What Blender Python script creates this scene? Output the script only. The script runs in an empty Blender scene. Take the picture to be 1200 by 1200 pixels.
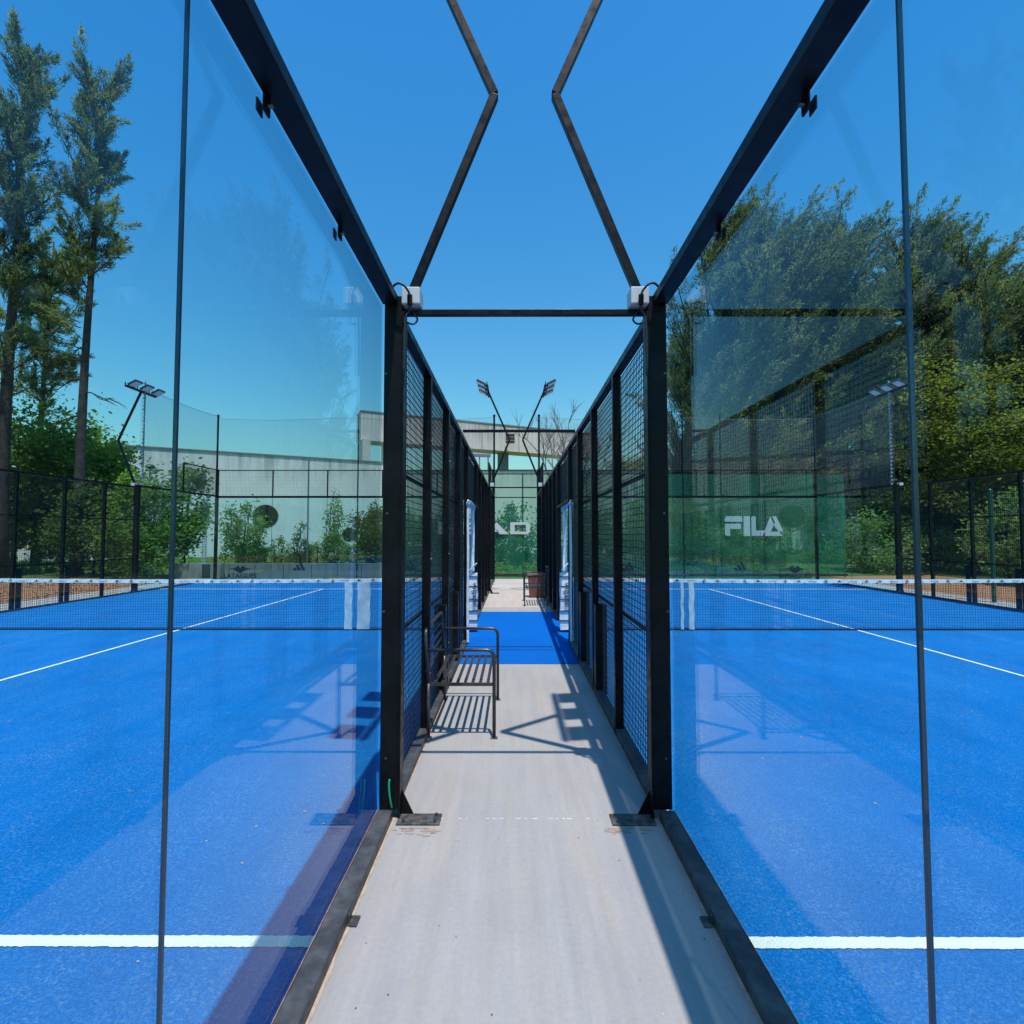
import bpy, bmesh, math, random
import numpy as np
from mathutils import Vector, Matrix
R = math.radians
scene = bpy.context.scene
col = scene.collection
random.seed(4); rng = np.random.default_rng(4)

# ---------------------------------------------------------------- camera
CAMZ = 1.65; FPX = 620.0; PITCH = R(2.5); YAW = R(.185)
cd = bpy.data.cameras.new('camera'); cam = bpy.data.objects.new('camera', cd); col.objects.link(cam)
cam.location = (0, 0, CAMZ); cam.rotation_euler = (R(90) + PITCH, 0, YAW)
cd.sensor_width = 36; cd.lens = FPX / 1200 * 36; cd.clip_start = .05; cd.clip_end = 2000
scene.camera = cam
# ---------------------------------------------------------------- sky, sun, exposure
SUND = Vector((.08, -.30, 1)).normalized()          # towards the sun
w = bpy.data.worlds.new('World'); scene.world = w; w.use_nodes = True
nt = w.node_tree; nt.nodes.clear()
sky = nt.nodes.new('ShaderNodeTexSky'); sky.sky_type = 'NISHITA'; sky.sun_disc = False
sky.sun_elevation = math.asin(SUND.z); sky.sun_rotation = math.atan2(SUND.x, SUND.y)
sky.altitude = 0; sky.air_density = 2.0; sky.dust_density = 1.0; sky.ozone_density = 6.0
hs = nt.nodes.new('ShaderNodeHueSaturation'); hs.inputs['Saturation'].default_value = 1.38
gm = nt.nodes.new('ShaderNodeGamma'); gm.inputs[1].default_value = 1.0
tn = nt.nodes.new('ShaderNodeMix'); tn.data_type = 'RGBA'; tn.blend_type = 'MULTIPLY'; tn.inputs[0].default_value = 1; tn.inputs[7].default_value = (.80,1.27,1.43,1)
bg = nt.nodes.new('ShaderNodeBackground'); bg.inputs[1].default_value = .113
wo = nt.nodes.new('ShaderNodeOutputWorld')
nt.links.new(sky.outputs[0], gm.inputs[0]); nt.links.new(gm.outputs[0], hs.inputs['Color']); nt.links.new(hs.outputs[0], tn.inputs[6]); nt.links.new(tn.outputs[2], bg.inputs[0]); nt.links.new(bg.outputs[0], wo.inputs[0])
sl = bpy.data.lights.new('sun', 'SUN'); sl.energy = 5.0; sl.angle = R(.5); sl.color = (1, .935, .85)
so = bpy.data.objects.new('sun', sl); col.objects.link(so)
so.rotation_euler = SUND.to_track_quat('Z', 'Y').to_euler()
scene.render.engine = 'CYCLES'
scene.view_settings.view_transform = 'Standard'; scene.view_settings.look = 'None'
scene.view_settings.exposure = 0; scene.view_settings.gamma = 1
scene.cycles.max_bounces = 10; scene.cycles.transparent_max_bounces = 40
scene.cycles.glossy_bounces = 5; scene.cycles.diffuse_bounces = 3; scene.cycles.transmission_bounces = 6
scene.cycles.caustics_reflective = False; scene.cycles.caustics_refractive = False

# ---------------------------------------------------------------- helpers
def P(px, py, Y):
    """world point at distance Y seen at photo pixel (px, py)"""
    u = (px - 600) / FPX; v = (600 - py) / FPX
    dy = math.cos(PITCH) - v * math.sin(PITCH); dz = math.sin(PITCH) + v * math.cos(PITCH)
    dx = u; c, s = math.cos(YAW), math.sin(YAW)
    X, Yd = dx * c - dy * s, dx * s + dy * c
    t = Y / Yd
    return Vector((X * t, Y, CAMZ + dz * t))

def link(o, parent=None):
    col.objects.link(o)
    if parent: o.parent = parent
    return o
def tag(o, label=None, cat=None, group=None, kind=None):
    if label: o['label'] = label
    if cat: o['category'] = cat
    if group: o['group'] = group
    if kind: o['kind'] = kind
    return o
def empty(name, loc, label, cat, group=None, rz=0):
    o = bpy.data.objects.new(name, None); col.objects.link(o); o.location = loc; o.rotation_euler.z = rz
    o.empty_display_size = .2
    return tag(o, label, cat, group)
class MB:
    """collects shapes; build() links them as one mesh object"""
    def __init__(s, bevel=0): s.v = []; s.f = []; s.bevel = bevel
    def box(s, x0, x1, y0, y1, z0, z1):
        if x0 > x1: x0, x1 = x1, x0
        if y0 > y1: y0, y1 = y1, y0
        n = len(s.v)
        s.v += [(x0,y0,z0),(x1,y0,z0),(x1,y1,z0),(x0,y1,z0),(x0,y0,z1),(x1,y0,z1),(x1,y1,z1),(x0,y1,z1)]
        s.f += [tuple(n+i for i in q) for q in ((0,3,2,1),(4,5,6,7),(0,1,5,4),(1,2,6,5),(2,3,7,6),(3,0,4,7))]
        return s
    def bar(s, a, b, w, h=None, up=(0,0,1)):
        a, b = Vector(a), Vector(b); h = h or w; d = (b-a).normalized(); u = Vector(up)
        if abs(d.dot(u)) > .98: u = Vector((0,1,0))
        r = d.cross(u).normalized(); u = r.cross(d).normalized(); n = len(s.v)
        for p in (a, b):
            for i, j in ((-1,-1),(1,-1),(1,1),(-1,1)):
                s.v.append(tuple(p + r*i*w/2 + u*j*h/2))
        s.f += [tuple(n+i for i in q) for q in ((0,1,2,3),(7,6,5,4),(0,4,5,1),(1,5,6,2),(2,6,7,3),(3,7,4,0))]
        return s
    def tube(s, pts, r, seg=8, cap=True):
        pts = [Vector(p) for p in pts]; rr = r if isinstance(r, (list, tuple)) else [r]*len(pts)
        n0 = len(s.v); prev = None
        for i, p in enumerate(pts):
            d = (pts[min(i+1, len(pts)-1)] - pts[max(i-1, 0)])
            d = d.normalized() if d.length > 1e-9 else Vector((0,0,1))
            if prev is None:
                u = Vector((0,0,1)) if abs(d.z) < .9 else Vector((1,0,0))
                a = d.cross(u).normalized()
            else:
                a = (prev - d*prev.dot(d)); a = a.normalized() if a.length > 1e-6 else d.orthogonal().normalized()
            prev = a; b = d.cross(a)
            for k in range(seg):
                t = 2*math.pi*k/seg; s.v.append(tuple(p + (a*math.cos(t) + b*math.sin(t))*rr[i]))
        for i in range(len(pts)-1):
            for k in range(seg):
                k2 = (k+1) % seg; q = n0+i*seg
                s.f.append((q+k, q+k2, q+seg+k2, q+seg+k))
        if cap:
            s.f.append(tuple(n0+k for k in reversed(range(seg))))
            s.f.append(tuple(n0+(len(pts)-1)*seg+k for k in range(seg)))
        return s
    def prism(s, poly, y0, y1):
        """poly in (x,z), extruded along y"""
        n = len(s.v); m = len(poly)
        for y in (y0, y1): s.v += [(x, y, z) for x, z in poly]
        s.f.append(tuple(n+i for i in range(m))); s.f.append(tuple(n+m+i for i in reversed(range(m))))
        for i in range(m):
            j = (i+1) % m; s.f.append((n+j, n+i, n+m+i, n+m+j))
        return s
    def ball(s, c, r, seg=8, ring=5, sq=(1,1,1)):
        n = len(s.v); c = Vector(c)
        for i in range(ring+1):
            ph = math.pi*i/ring
            for k in range(seg):
                t = 2*math.pi*k/seg
                s.v.append((c.x+r*sq[0]*math.sin(ph)*math.cos(t), c.y+r*sq[1]*math.sin(ph)*math.sin(t), c.z+r*sq[2]*math.cos(ph)))
        for i in range(ring):
            for k in range(seg):
                k2 = (k+1) % seg; s.f.append((n+i*seg+k, n+(i+1)*seg+k, n+(i+1)*seg+k2, n+i*seg+k2))
        return s
    def grid(s, o, u, v, lu, lv, su, sv, t):
        """wire lattice: origin o, unit vectors u,v, lengths, spacings, wire thickness"""
        o, u, v = Vector(o), Vector(u), Vector(v)
        nu = max(1, round(lu/su)); nv = max(1, round(lv/sv))
        for i in range(nu+1):
            a = o + u*(lu*i/nu); s.bar(a, a+v*lv, t)
        nn = u.cross(v).normalized()*t*.8
        for j in range(nv+1):
            a = o + v*(lv*j/nv) + nn; s.bar(a, a+u*lu, t)
        return s
    def mesh(s, name, mat):
        me = bpy.data.meshes.new(name); me.from_pydata([tuple(x) for x in s.v], [], s.f); me.materials.append(mat); me.update()
        return me
    def build(s, name, mat, parent=None, smooth=False):
        me = s.mesh(name, mat)
        if smooth:
            for p in me.polygons: p.use_smooth = True
        o = bpy.data.objects.new(name, me); link(o, parent)
        if parent: o.matrix_parent_inverse = Matrix.Identity(4)
        if s.bevel:
            m = o.modifiers.new('bevel', 'BEVEL'); m.width = s.bevel; m.segments = 2; m.limit_method = 'ANGLE'
        return o
def part(parent, name, mat, fn, bevel=0, smooth=False, kind=None, label=None):
    m = MB(bevel); fn(m); o = m.build(name, mat, parent, smooth)
    # vertices are authored in world space: shift to the parent's local space
    if parent:
        inv = parent.matrix_basis.inverted() if parent.parent is None else (parent.parent.matrix_basis @ parent.matrix_basis).inverted()
        o.data.transform(inv)
    if kind: o['kind'] = kind
    if label: o['label'] = label
    return o
def copy_tree(o, parent=None):
    c = o.copy(); col.objects.link(c); c.parent = parent
    for ch in list(o.children): copy_tree(ch, c)
    return c
def text_mesh(txt, size, mat, depth=.002, bold=0):
    cu = bpy.data.curves.new('t', 'FONT'); cu.body = txt; cu.size = size; cu.extrude = depth; cu.align_x = 'CENTER'; cu.offset = bold
    cu.resolution_u = 3
    o = bpy.data.objects.new('t', cu); col.objects.link(o)
    bpy.context.view_layer.update()
    me = bpy.data.meshes.new_from_object(o); bpy.data.objects.remove(o); me.materials.clear(); me.materials.append(mat)
    return me
def quads(name, V, mat, parent=None):
    """V: (N,4,3) array of leaf quads"""
    n = V.shape[0]; me = bpy.data.meshes.new(name)
    me.vertices.add(n*4); me.vertices.foreach_set('co', V.reshape(-1).astype(np.float32))
    me.loops.add(n*4); me.loops.foreach_set('vertex_index', np.arange(n*4, dtype=np.int32))
    me.polygons.add(n); me.polygons.foreach_set('loop_start', np.arange(0, n*4, 4, dtype=np.int32))
    me.polygons.foreach_set('loop_total', np.full(n, 4, dtype=np.int32))
    me.update(calc_edges=True); me.materials.append(mat)
    return me

# ---------------------------------------------------------------- materials
def mat(name, base=(.5,.5,.5), rough=.6, metal=0, spec=.5):
    m = bpy.data.materials.new(name); m.use_nodes = True
    b = m.node_tree.nodes['Principled BSDF']; b.inputs['Base Color'].default_value = (*base, 1)
    b.inputs['Roughness'].default_value = rough; b.inputs['Metallic'].default_value = metal
    b.inputs['Specular IOR Level'].default_value = spec
    return m, m.node_tree, b
def N(t, kind, **kw):
    n = t.nodes.new('ShaderNode'+kind)
    for k, v in kw.items():
        if k in n.inputs: n.inputs[k].default_value = v
        else: setattr(n, k, v)
    return n
def coords(t, scale=(1,1,1), obj=True):
    tc = N(t, 'TexCoord'); mp = N(t, 'Mapping'); mp.inputs['Scale'].default_value = scale
    t.links.new(tc.outputs['Object' if obj else 'Generated'], mp.inputs[0]); return mp.outputs[0]
def noise(t, vec, scale, detail=4, rough=.55):
    n = N(t, 'TexNoise'); n.inputs['Scale'].default_value = scale; n.inputs['Detail'].default_value = detail; n.inputs['Roughness'].default_value = rough
    t.links.new(vec, n.inputs['Vector']); return n.outputs['Fac']
def ramp(t, fac, stops):
    r = N(t, 'ValToRGB'); e = r.color_ramp.elements
    while len(e) < len(stops): e.new(.5)
    for i, (p, c) in enumerate(stops):
        e[i].position = p; e[i].color = (*c, 1) if len(c) == 3 else c
    t.links.new(fac, r.inputs[0]); return r.outputs[0]
def mix(t, fac, a, b, mode='MIX'):
    m = N(t, 'Mix'); m.data_type = 'RGBA'; m.blend_type = mode
    for idx, v in ((0, fac), (6, a), (7, b)):
        if isinstance(v, (float, int)): m.inputs[idx].default_value = v
        elif isinstance(v, tuple): m.inputs[idx].default_value = (*v, 1)
        else: t.links.new(v, m.inputs[idx])
    return m.outputs[2]
def bump(t, b, h, strength=.3, dist=.01):
    n = N(t, 'Bump'); n.inputs['Strength'].default_value = strength; n.inputs['Distance'].default_value = dist
    t.links.new(h, n.inputs['Height']); t.links.new(n.outputs[0], b.inputs['Normal'])

def m_painted(name, base, base2, rough=.4, metal=0, sc=6, spec=.5):
    m, t, b = mat(name, base, rough, metal, spec); v = coords(t)
    f = noise(t, v, sc, 5, .65); c = ramp(t, f, [(.42, base), (.72, base2)]); t.links.new(c, b.inputs['Base Color'])
    rr = ramp(t, noise(t, v, sc*3, 3), [(.3, (rough*.8,)*3), (.7, (min(1, rough*1.35),)*3)]); t.links.new(rr, b.inputs['Roughness'])
    return m
M = {}
M['black'] = m_painted('black_paint', (.003,.0033,.0045), (.010,.0105,.012), .38, spec=.18)
M['kerb'] = m_painted('weathered_black_paint', (.035,.037,.042), (.09,.095,.10), .5, sc=9)
M['wire'] = m_painted('black_wire', (.012,.013,.015), (.02,.02,.024), .5)
M['plate'] = m_painted('worn_steel_plate', (.05,.052,.056), (.2,.17,.15), .5, .3, 22)
M['steel'] = m_painted('bench_steel', (.05,.047,.046), (.095,.085,.08), .35, .5, 20)
M['box'] = m_painted('grey_plastic', (.50,.52,.53), (.58,.59,.60), .5)
M['bolt'] = mat('zinc_bolt', (.16,.16,.16), .5, 1)[0]
M['rust'] = m_painted('rusty_joint', (.36,.17,.09), (.55,.36,.26), .9, sc=30)
M['stain'] = m_painted('rust_stain', (.30,.21,.16), (.34,.29,.25), .9, sc=30)
M['dirt_caustic'] = m_painted('sandy_dirt_caustic', (.36,.27,.20), (.48,.42,.36), .95, sc=20)  # sandy colour, also paints the light thrown off the glass along the kerb
M['green_wire'] = mat('green_wire', (.0,.32,.16), .4)[0]
M['white_print'] = mat('white_print', (.60,.60,.55), .7)[0]
M['black_print'] = mat('black_print', (.006,.012,.02), .5)[0]
M['blue_grey_print'] = mat('blue_grey_print', (.16,.22,.28), .6)[0]
M['net_cord'] = mat('net_cord', (.012,.012,.016), .8)[0]
M['grey_cord'] = mat('grey_cord', (.26,.265,.27), .8)[0]
M['seam'] = mat('silicone_seam', (.025,.05,.075), .3)[0]
M['lens'] = mat('floodlight_lens', (.75,.78,.76), .3)[0]
M['alu'] = mat('grey_aluminium', (.25,.26,.27), .4, .6)[0]
M['lamp_black'] = mat('lamp_housing', (.03,.03,.033), .5)[0]
M['brown'] = m_painted('reddish_brown_bin', (.13,.05,.04), (.19,.08,.06), .7, sc=9)
M['dark_glass'] = mat('dark_window_glass', (.01,.015,.018), .1)[0]
M['green_post'] = mat('green_post_paint', (.01,.07,.04), .4)[0]
M['cladding'] = m_painted('purple_grey_steel', (.2,.14,.2), (.28,.2,.25), .6)

def m_glass():
    m = bpy.data.materials.new('tempered_glass'); m.use_nodes = True; t = m.node_tree; t.nodes.clear()
    out = N(t, 'OutputMaterial'); tr = N(t, 'BsdfTransparent'); gl = N(t, 'BsdfGlossy')
    tr.inputs[0].default_value = (.84,.945,.965,1); gl.inputs['Roughness'].default_value = 0.0; gl.inputs['Color'].default_value = (1,1,1,1)
    # thin-pane reflectance for mostly p-polarised light, n = 1.5
    ge = N(t, 'NewGeometry'); dp = N(t, 'VectorMath'); dp.operation = 'DOT_PRODUCT'
    t.links.new(ge.outputs['Incoming'], dp.inputs[0]); t.links.new(ge.outputs['Normal'], dp.inputs[1])
    def mt(op, a, b_=None, c_=None):
        n = N(t, 'Math'); n.operation = op
        for i, v_ in enumerate((a, b_, c_)):
            if v_ is None: continue
            if isinstance(v_, (int, float)): n.inputs[i].default_value = v_
            else: t.links.new(v_, n.inputs[i])
        return n.outputs[0]
    c_ = mt('ABSOLUTE', dp.outputs['Value']); g_ = mt('SQRT', mt('ADD', mt('MULTIPLY', c_, c_), 1.25)); c2 = mt('MULTIPLY', c_, 2.25)
    rp = mt('POWER', mt('DIVIDE', mt('SUBTRACT', c2, g_), mt('ADD', c2, g_)), 2.0)
    rs = mt('POWER', mt('DIVIDE', mt('SUBTRACT', g_, c_), mt('ADD', g_, c_)), 2.0)
    refl = mt('ADD', mt('MULTIPLY', rp, .85), mt('ADD', mt('MULTIPLY', rs, .22), mt('MULTIPLY', mt('POWER', mt('SUBTRACT', 1.0, c_), 14.0), .5)))
    # dust film, a little diffuse
    df = N(t, 'BsdfDiffuse'); df.inputs[0].default_value = (.75,.78,.8,1)
    v = coords(t, (.35,.35,1.0)); dn = noise(t, v, 2.2, 6, .7)
    d1 = ramp(t, dn, [(.45, (.0,)*3), (.85, (.007,)*3)])
    # smears, run marks and ball marks
    sm1 = ramp(t, noise(t, coords(t, (3, 3, .7)), 2.6, 7, .75), [(.60, (0,)*3), (.78, (.028,)*3)])
    sm2 = ramp(t, noise(t, coords(t, (1, 1, 1)), 7.5, 2, .4), [(.72, (0,)*3), (.79, (.035,)*3)])
    dr = mix(t, 1.0, mix(t, 1.0, d1, sm1, 'ADD'), sm2, 'ADD')
    m1 = N(t, 'MixShader'); t.links.new(dr, m1.inputs[0]); t.links.new(tr.outputs[0], m1.inputs[1]); t.links.new(df.outputs[0], m1.inputs[2])
    m2 = N(t, 'MixShader'); t.links.new(refl, m2.inputs[0]); t.links.new(m1.outputs[0], m2.inputs[1]); t.links.new(gl.outputs[0], m2.inputs[2])
    t.links.new(m2.outputs[0], out.inputs[0]); return m
M['glass'] = m_glass()

def m_turf(name, base, hi, sand=1.0):
    m, t, b = mat(name, base, .9, 0, .06); v = coords(t)
    big = noise(t, v, .7, 5, .65); c = ramp(t, big, [(.3, base), (.7, hi)])
    fib = noise(t, v, 130, 4, .75); c = mix(t, .85, c, ramp(t, fib, [(.32, (.45,)*3), (.68, (1.5,)*3)]), 'MULTIPLY')
    # sand infill: streaky bright grains
    v2 = coords(t, (1, .45, 1)); s1 = noise(t, v2, 2.4, 9, .78); s2 = noise(t, v, 75, 5, .8)
    sm = N(t, 'Math'); sm.operation = 'MULTIPLY'
    t.links.new(ramp(t, s1, [(.36, (.12,)*3), (.66, (1,)*3)]), sm.inputs[0]); t.links.new(ramp(t, s2, [(.50, (.0,)*3), (.64, (1,)*3)]), sm.inputs[1])
    mm = N(t, 'Math'); mm.operation = 'MULTIPLY'; mm.inputs[1].default_value = .5*sand; t.links.new(sm.outputs[0], mm.inputs[0])
    c = mix(t, mm.outputs[0], c, (.26,.40,.52))
    t.links.new(c, b.inputs['Base Color']); bump(t, b, fib, .6, .006); return m
M['turf'] = m_turf('blue_artificial_turf', (.0002,.118,.365), (.0003,.150,.45))
M['carpet'] = m_turf('corridor_blue_turf', (.0002,.098,.40), (.0003,.112,.45), .15)
def m_line():
    m, t, b = mat('white_turf_line', (.80,.77,.68), .9, 0, .1); v = coords(t)
    f = noise(t, v, 150, 3, .7); c = ramp(t, f, [(.35, (.5,.52,.52)), (.55, (.85,.81,.70))]); t.links.new(c, b.inputs['Base Color']); bump(t, b, f, .5, .004); return m
M['line'] = m_line()
def m_concrete(name, a, c2, stain=(.42,.36,.29), sc=1.0):
    m, t, b = mat(name, a, .82, 0, .3); v = coords(t)
    n1 = noise(t, v, .9*sc, 8, .62); c = ramp(t, n1, [(.3, a), (.7, c2)])
    v2 = coords(t, (3.5, .35, 1)); n2 = noise(t, v2, 1.6*sc, 6, .7); c = mix(t, ramp(t, n2, [(.46, (0,)*3), (.72, (.6,)*3)]), c, stain)
    n5 = noise(t, coords(t, (9, .5, 1)), 1.3*sc, 6, .7); c = mix(t, .8, c, ramp(t, n5, [(.3, (.86,)*3), (.7, (1.08,)*3)]), 'MULTIPLY')
    n3 = noise(t, v, 45*sc, 4, .7); c = mix(t, .5, c, ramp(t, n3, [(.3, (.86,)*3), (.7, (1.1,)*3)]), 'MULTIPLY')
    sp = noise(t, v, 28*sc, 2, .5); c = mix(t, ramp(t, sp, [(.78, (0,)*3), (.80, (.5,)*3)]), c, (.55,.54,.5))
    dk = noise(t, coords(t, (1.3,.5,1)), 11*sc, 3, .5); c = mix(t, ramp(t, dk, [(.70, (0,)*3), (.80, (.22,)*3)]), c, (.12,.12,.12))
    t.links.new(c, b.inputs['Base Color']); bump(t, b, n3, .12, .004); return m
M['floor'] = m_concrete('painted_grey_concrete', (.285,.28,.285), (.345,.335,.33), (.38,.33,.28))
M['slab'] = m_concrete('pale_concrete_slab', (.40,.36,.33), (.48,.44,.41), (.5,.36,.26))
M['low_wall'] = m_concrete('low_wall_concrete', (.20,.195,.17), (.30,.29,.25), (.15,.14,.12))
def m_clay():
    m, t, b = mat('red_clay', (.42,.15,.07), .95, 0, .1); v = coords(t)
    n1 = noise(t, v, .35, 7, .65); c = ramp(t, n1, [(.35, (.46,.17,.075)), (.55, (.42,.19,.10)), (.68, (.30,.17,.10))])
    n2 = noise(t, v, 9, 6, .8); c = mix(t, ramp(t, n2, [(.5, (0,)*3), (.66, (.7,)*3)]), c, (.20,.14,.085))
    t.links.new(c, b.inputs['Base Color']); bump(t, b, n2, .5, .03); return m
M['clay'] = m_clay()
def m_grass():
    m, t, b = mat('grass_ground', (.09,.14,.03), .95, 0, .1); v = coords(t)
    n1 = noise(t, v, .5, 6, .7); c = ramp(t, n1, [(.35, (.07,.12,.025)), (.55, (.12,.17,.04)), (.75, (.2,.15,.09))])
    n2 = noise(t, v, 14, 5, .8); c = mix(t, .8, c, ramp(t, n2, [(.3, (.5,)*3), (.7, (1.3,)*3)]), 'MULTIPLY')
    t.links.new(c, b.inputs['Base Color']); bump(t, b, n2, 1, .05); return m
M['grass'] = m_grass()
def m_wall(name, a, top=7.0):
    m, t, b = mat(name, a, .85, 0, .2); tc = N(t, 'TexCoord'); sx = N(t, 'SeparateXYZ'); t.links.new(tc.outputs['Object'], sx.inputs[0])
    v = coords(t, (1.5,1.5,.09)); st = noise(t, v, 1.6, 8, .72)
    g = N(t, 'MapRange'); g.inputs['From Min'].default_value = top-2.0; g.inputs['From Max'].default_value = top; t.links.new(sx.outputs['Z'], g.inputs['Value'])
    vb = coords(t); big = noise(t, vb, .18, 3, .5)
    ad = N(t, 'Math'); ad.operation = 'MULTIPLY'; t.links.new(g.outputs[0], ad.inputs[0]); t.links.new(ramp(t, big, [(.4, (.25,)*3), (.6, (1,)*3)]), ad.inputs[1])
    a2 = N(t, 'Math'); a2.operation = 'MULTIPLY'; t.links.new(ad.outputs[0], a2.inputs[0]); t.links.new(ramp(t, st, [(.42, (0,)*3), (.60, (.85,)*3)]), a2.inputs[1])
    c = ramp(t, noise(t, vb, .8, 7, .65), [(.3, tuple(x*.86 for x in a)), (.7, a)])
    c = mix(t, a2.outputs[0], c, (.10,.085,.06))
    v3 = coords(t, (1.0,1.0,.12)); s3 = noise(t, v3, 2.5, 6, .7); c = mix(t, ramp(t, s3, [(.55, (0,)*3), (.8, (.35,)*3)]), c, (.3,.29,.25))
    t.links.new(c, b.inputs['Base Color']); bump(t, b, noise(t, vb, 12, 4), .15, .02); return m
M['wall'] = m_wall('stained_white_wall', (.88,.87,.81), 6.9)
M['beam'] = m_wall('weathered_concrete_beam', (.76,.70,.62), 11.0)
def m_screen():
    m = bpy.data.materials.new('green_windscreen_fabric'); m.use_nodes = True; t = m.node_tree; t.nodes.clear()
    out = N(t, 'OutputMaterial'); tr = N(t, 'BsdfTransparent'); df = N(t, 'BsdfDiffuse'); tl = N(t, 'BsdfTranslucent')
    v = coords(t, (1,1,.35)); f = noise(t, v, .9, 6, .65)
    c = ramp(t, f, [(.3, (.03,.22,.13)), (.7, (.08,.38,.24))])
    t.links.new(c, df.inputs[0]); t.links.new(c, tl.inputs[0])
    tr.inputs[0].default_value = (.78,.95,.88,1)
    m0 = N(t, 'MixShader'); m0.inputs[0].default_value = .3; t.links.new(df.outputs[0], m0.inputs[1]); t.links.new(tl.outputs[0], m0.inputs[2])
    fa = ramp(t, noise(t, coords(t, (1,1,.25)), .5, 4, .6), [(.35, (.46,)*3), (.7, (.66,)*3)])
    m1 = N(t, 'MixShader'); t.links.new(fa, m1.inputs[0]); t.links.new(m0.outputs[0], m1.inputs[1]); t.links.new(tr.outputs[0], m1.inputs[2])
    t.links.new(m1.outputs[0], out.inputs[0]); return m
M['screen'] = m_screen()
def m_pad(name, a, b2):
    m, t, b = mat(name, a, .45); v = coords(t); n = noise(t, v, 7, 5, .6)
    t.links.new(ramp(t, n, [(.4, a), (.66, b2)]), b.inputs['Base Color']); bump(t, b, noise(t, v, 9, 3, .5), .35, .02); return m
M['pad_white'] = m_pad('white_vinyl_padding', (.74,.76,.78), (.55,.60,.68))
M['pad_blue'] = m_pad('pale_blue_padding', (.20,.36,.62), (.34,.48,.68))
M['band'] = m_pad('white_net_band', (.76,.77,.78), (.56,.60,.64))
def m_leaf(name, stops, trans=.35, sc=.55):
    m = bpy.data.materials.new(name); m.use_nodes = True; t = m.node_tree; b = t.nodes['Principled BSDF']
    b.inputs['Roughness'].default_value = .55; b.inputs['Specular IOR Level'].default_value = .3
    v = coords(t); n1 = noise(t, v, sc, 3, .6)
    trans = min(.55, trans+.15)
    wn = N(t, 'TexNoise'); wn.inputs['Scale'].default_value = 9; t.links.new(v, wn.inputs['Vector'])
    ad = N(t, 'Math'); ad.operation = 'MULTIPLY_ADD'; ad.inputs[1].default_value = .5; t.links.new(wn.outputs['Fac'], ad.inputs[0])
    h = N(t, 'Math'); h.operation = 'MULTIPLY'; h.inputs[1].default_value = .5; t.links.new(n1, h.inputs[0]); t.links.new(h.outputs[0], ad.inputs[2])
    c = ramp(t, ad.outputs[0], stops); t.links.new(c, b.inputs['Base Color'])
    tl = N(t, 'BsdfTranslucent'); br = mix(t, 1.0, c, (1.9,1.9,.9), 'MULTIPLY'); t.links.new(br, tl.inputs[0])
    ms = N(t, 'MixShader'); ms.inputs[0].default_value = trans; out = t.nodes['Material Output']
    t.links.new(b.outputs[0], ms.inputs[1]); t.links.new(tl.outputs[0], ms.inputs[2]); t.links.new(ms.outputs[0], out.inputs[0]); return m
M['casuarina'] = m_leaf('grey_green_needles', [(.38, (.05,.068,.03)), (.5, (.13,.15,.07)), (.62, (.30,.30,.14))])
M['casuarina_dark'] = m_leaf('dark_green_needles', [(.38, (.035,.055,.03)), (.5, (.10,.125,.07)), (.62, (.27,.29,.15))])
M['yellow_leaf'] = m_leaf('yellow_green_leaves', [(.36, (.05,.075,.015)), (.5, (.13,.15,.028)), (.64, (.26,.26,.05))])
M['leaf'] = m_leaf('mid_green_leaves', [(.36, (.07,.13,.03)), (.5, (.13,.22,.05)), (.64, (.21,.32,.08))], .4)
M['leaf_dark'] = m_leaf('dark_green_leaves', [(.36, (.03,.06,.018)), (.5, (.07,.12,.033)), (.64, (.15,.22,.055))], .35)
M['leaf_pale'] = m_leaf('pale_green_leaves', [(.36, (.10,.15,.055)), (.5, (.19,.26,.10)), (.64, (.32,.39,.18))], .3)
M['bark'] = m_painted('grey_brown_bark', (.022,.018,.017), (.06,.05,.043), .9, sc=5)
M['bark_pale'] = m_painted('pale_bare_bark', (.20,.16,.13), (.30,.25,.2), .9, sc=5)

# ---------------------------------------------------------------- layout numbers (metres)
XC = .07                    # centre of the corridor between the two courts
GL = .862                   # glass plane, distance from the corridor centre
YB, YP1, YN, YP2, YE = -.8, 3.2, 9.22, 15.2, 19.2    # near end, mast, net, mast, far end
OUT = 2*5.0 + GL            # outer wall plane
def X(s, d): return XC + s*d

# ---------------------------------------------------------------- ground and sheets
def sheet(name, x0, x1, y0, y1, z, m, thick=0):
    b = MB()
    if thick: b.box(x0, x1, y0, y1, z-thick, z)
    else: b.v += [(x0,y0,z),(x1,y0,z),(x1,y1,z),(x0,y1,z)]; b.f.append((0,1,2,3))
    return tag(b.build(name, m), kind='structure')
def ground():
    b = MB(); n = 60
    xs = [-600,-200]+[ -90+180*i/(n-1) for i in range(n)]+[200,600]; ys = [-200,-60]+[-20+110*i/(n-1) for i in range(n)]+[200,900]
    for y in ys:
        for x in xs:
            k = max(0, min(1, (y-21.5)/6)); side = max(0, min(1, (abs(x)-15)/5)) * max(0, min(1, (y+2)/6))
            h = .30*k*k*(3-2*k) + (.10*math.sin(x*.31+y*.2)*k)
            b.v.append((x, y, -.05 + max(h, 0)))
    W = len(xs)
    for j in range(len(ys)-1):
        for i in range(W-1): b.f.append((j*W+i, j*W+i+1, (j+1)*W+i+1, (j+1)*W+i))
    return tag(b.build('ground', M['grass'], smooth=True), kind='structure')
ground()
sheet('clay_ground', -26, -12.3, -6, 20.6, -.03, M['clay'])
sheet('clay_ground', 12.3, 17.5, -6, 26.5, -.03, M['clay'])
sheet('concrete_slab', -12.3, 12.3, -6, 20.2, -.01, M['slab'], .3)
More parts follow.
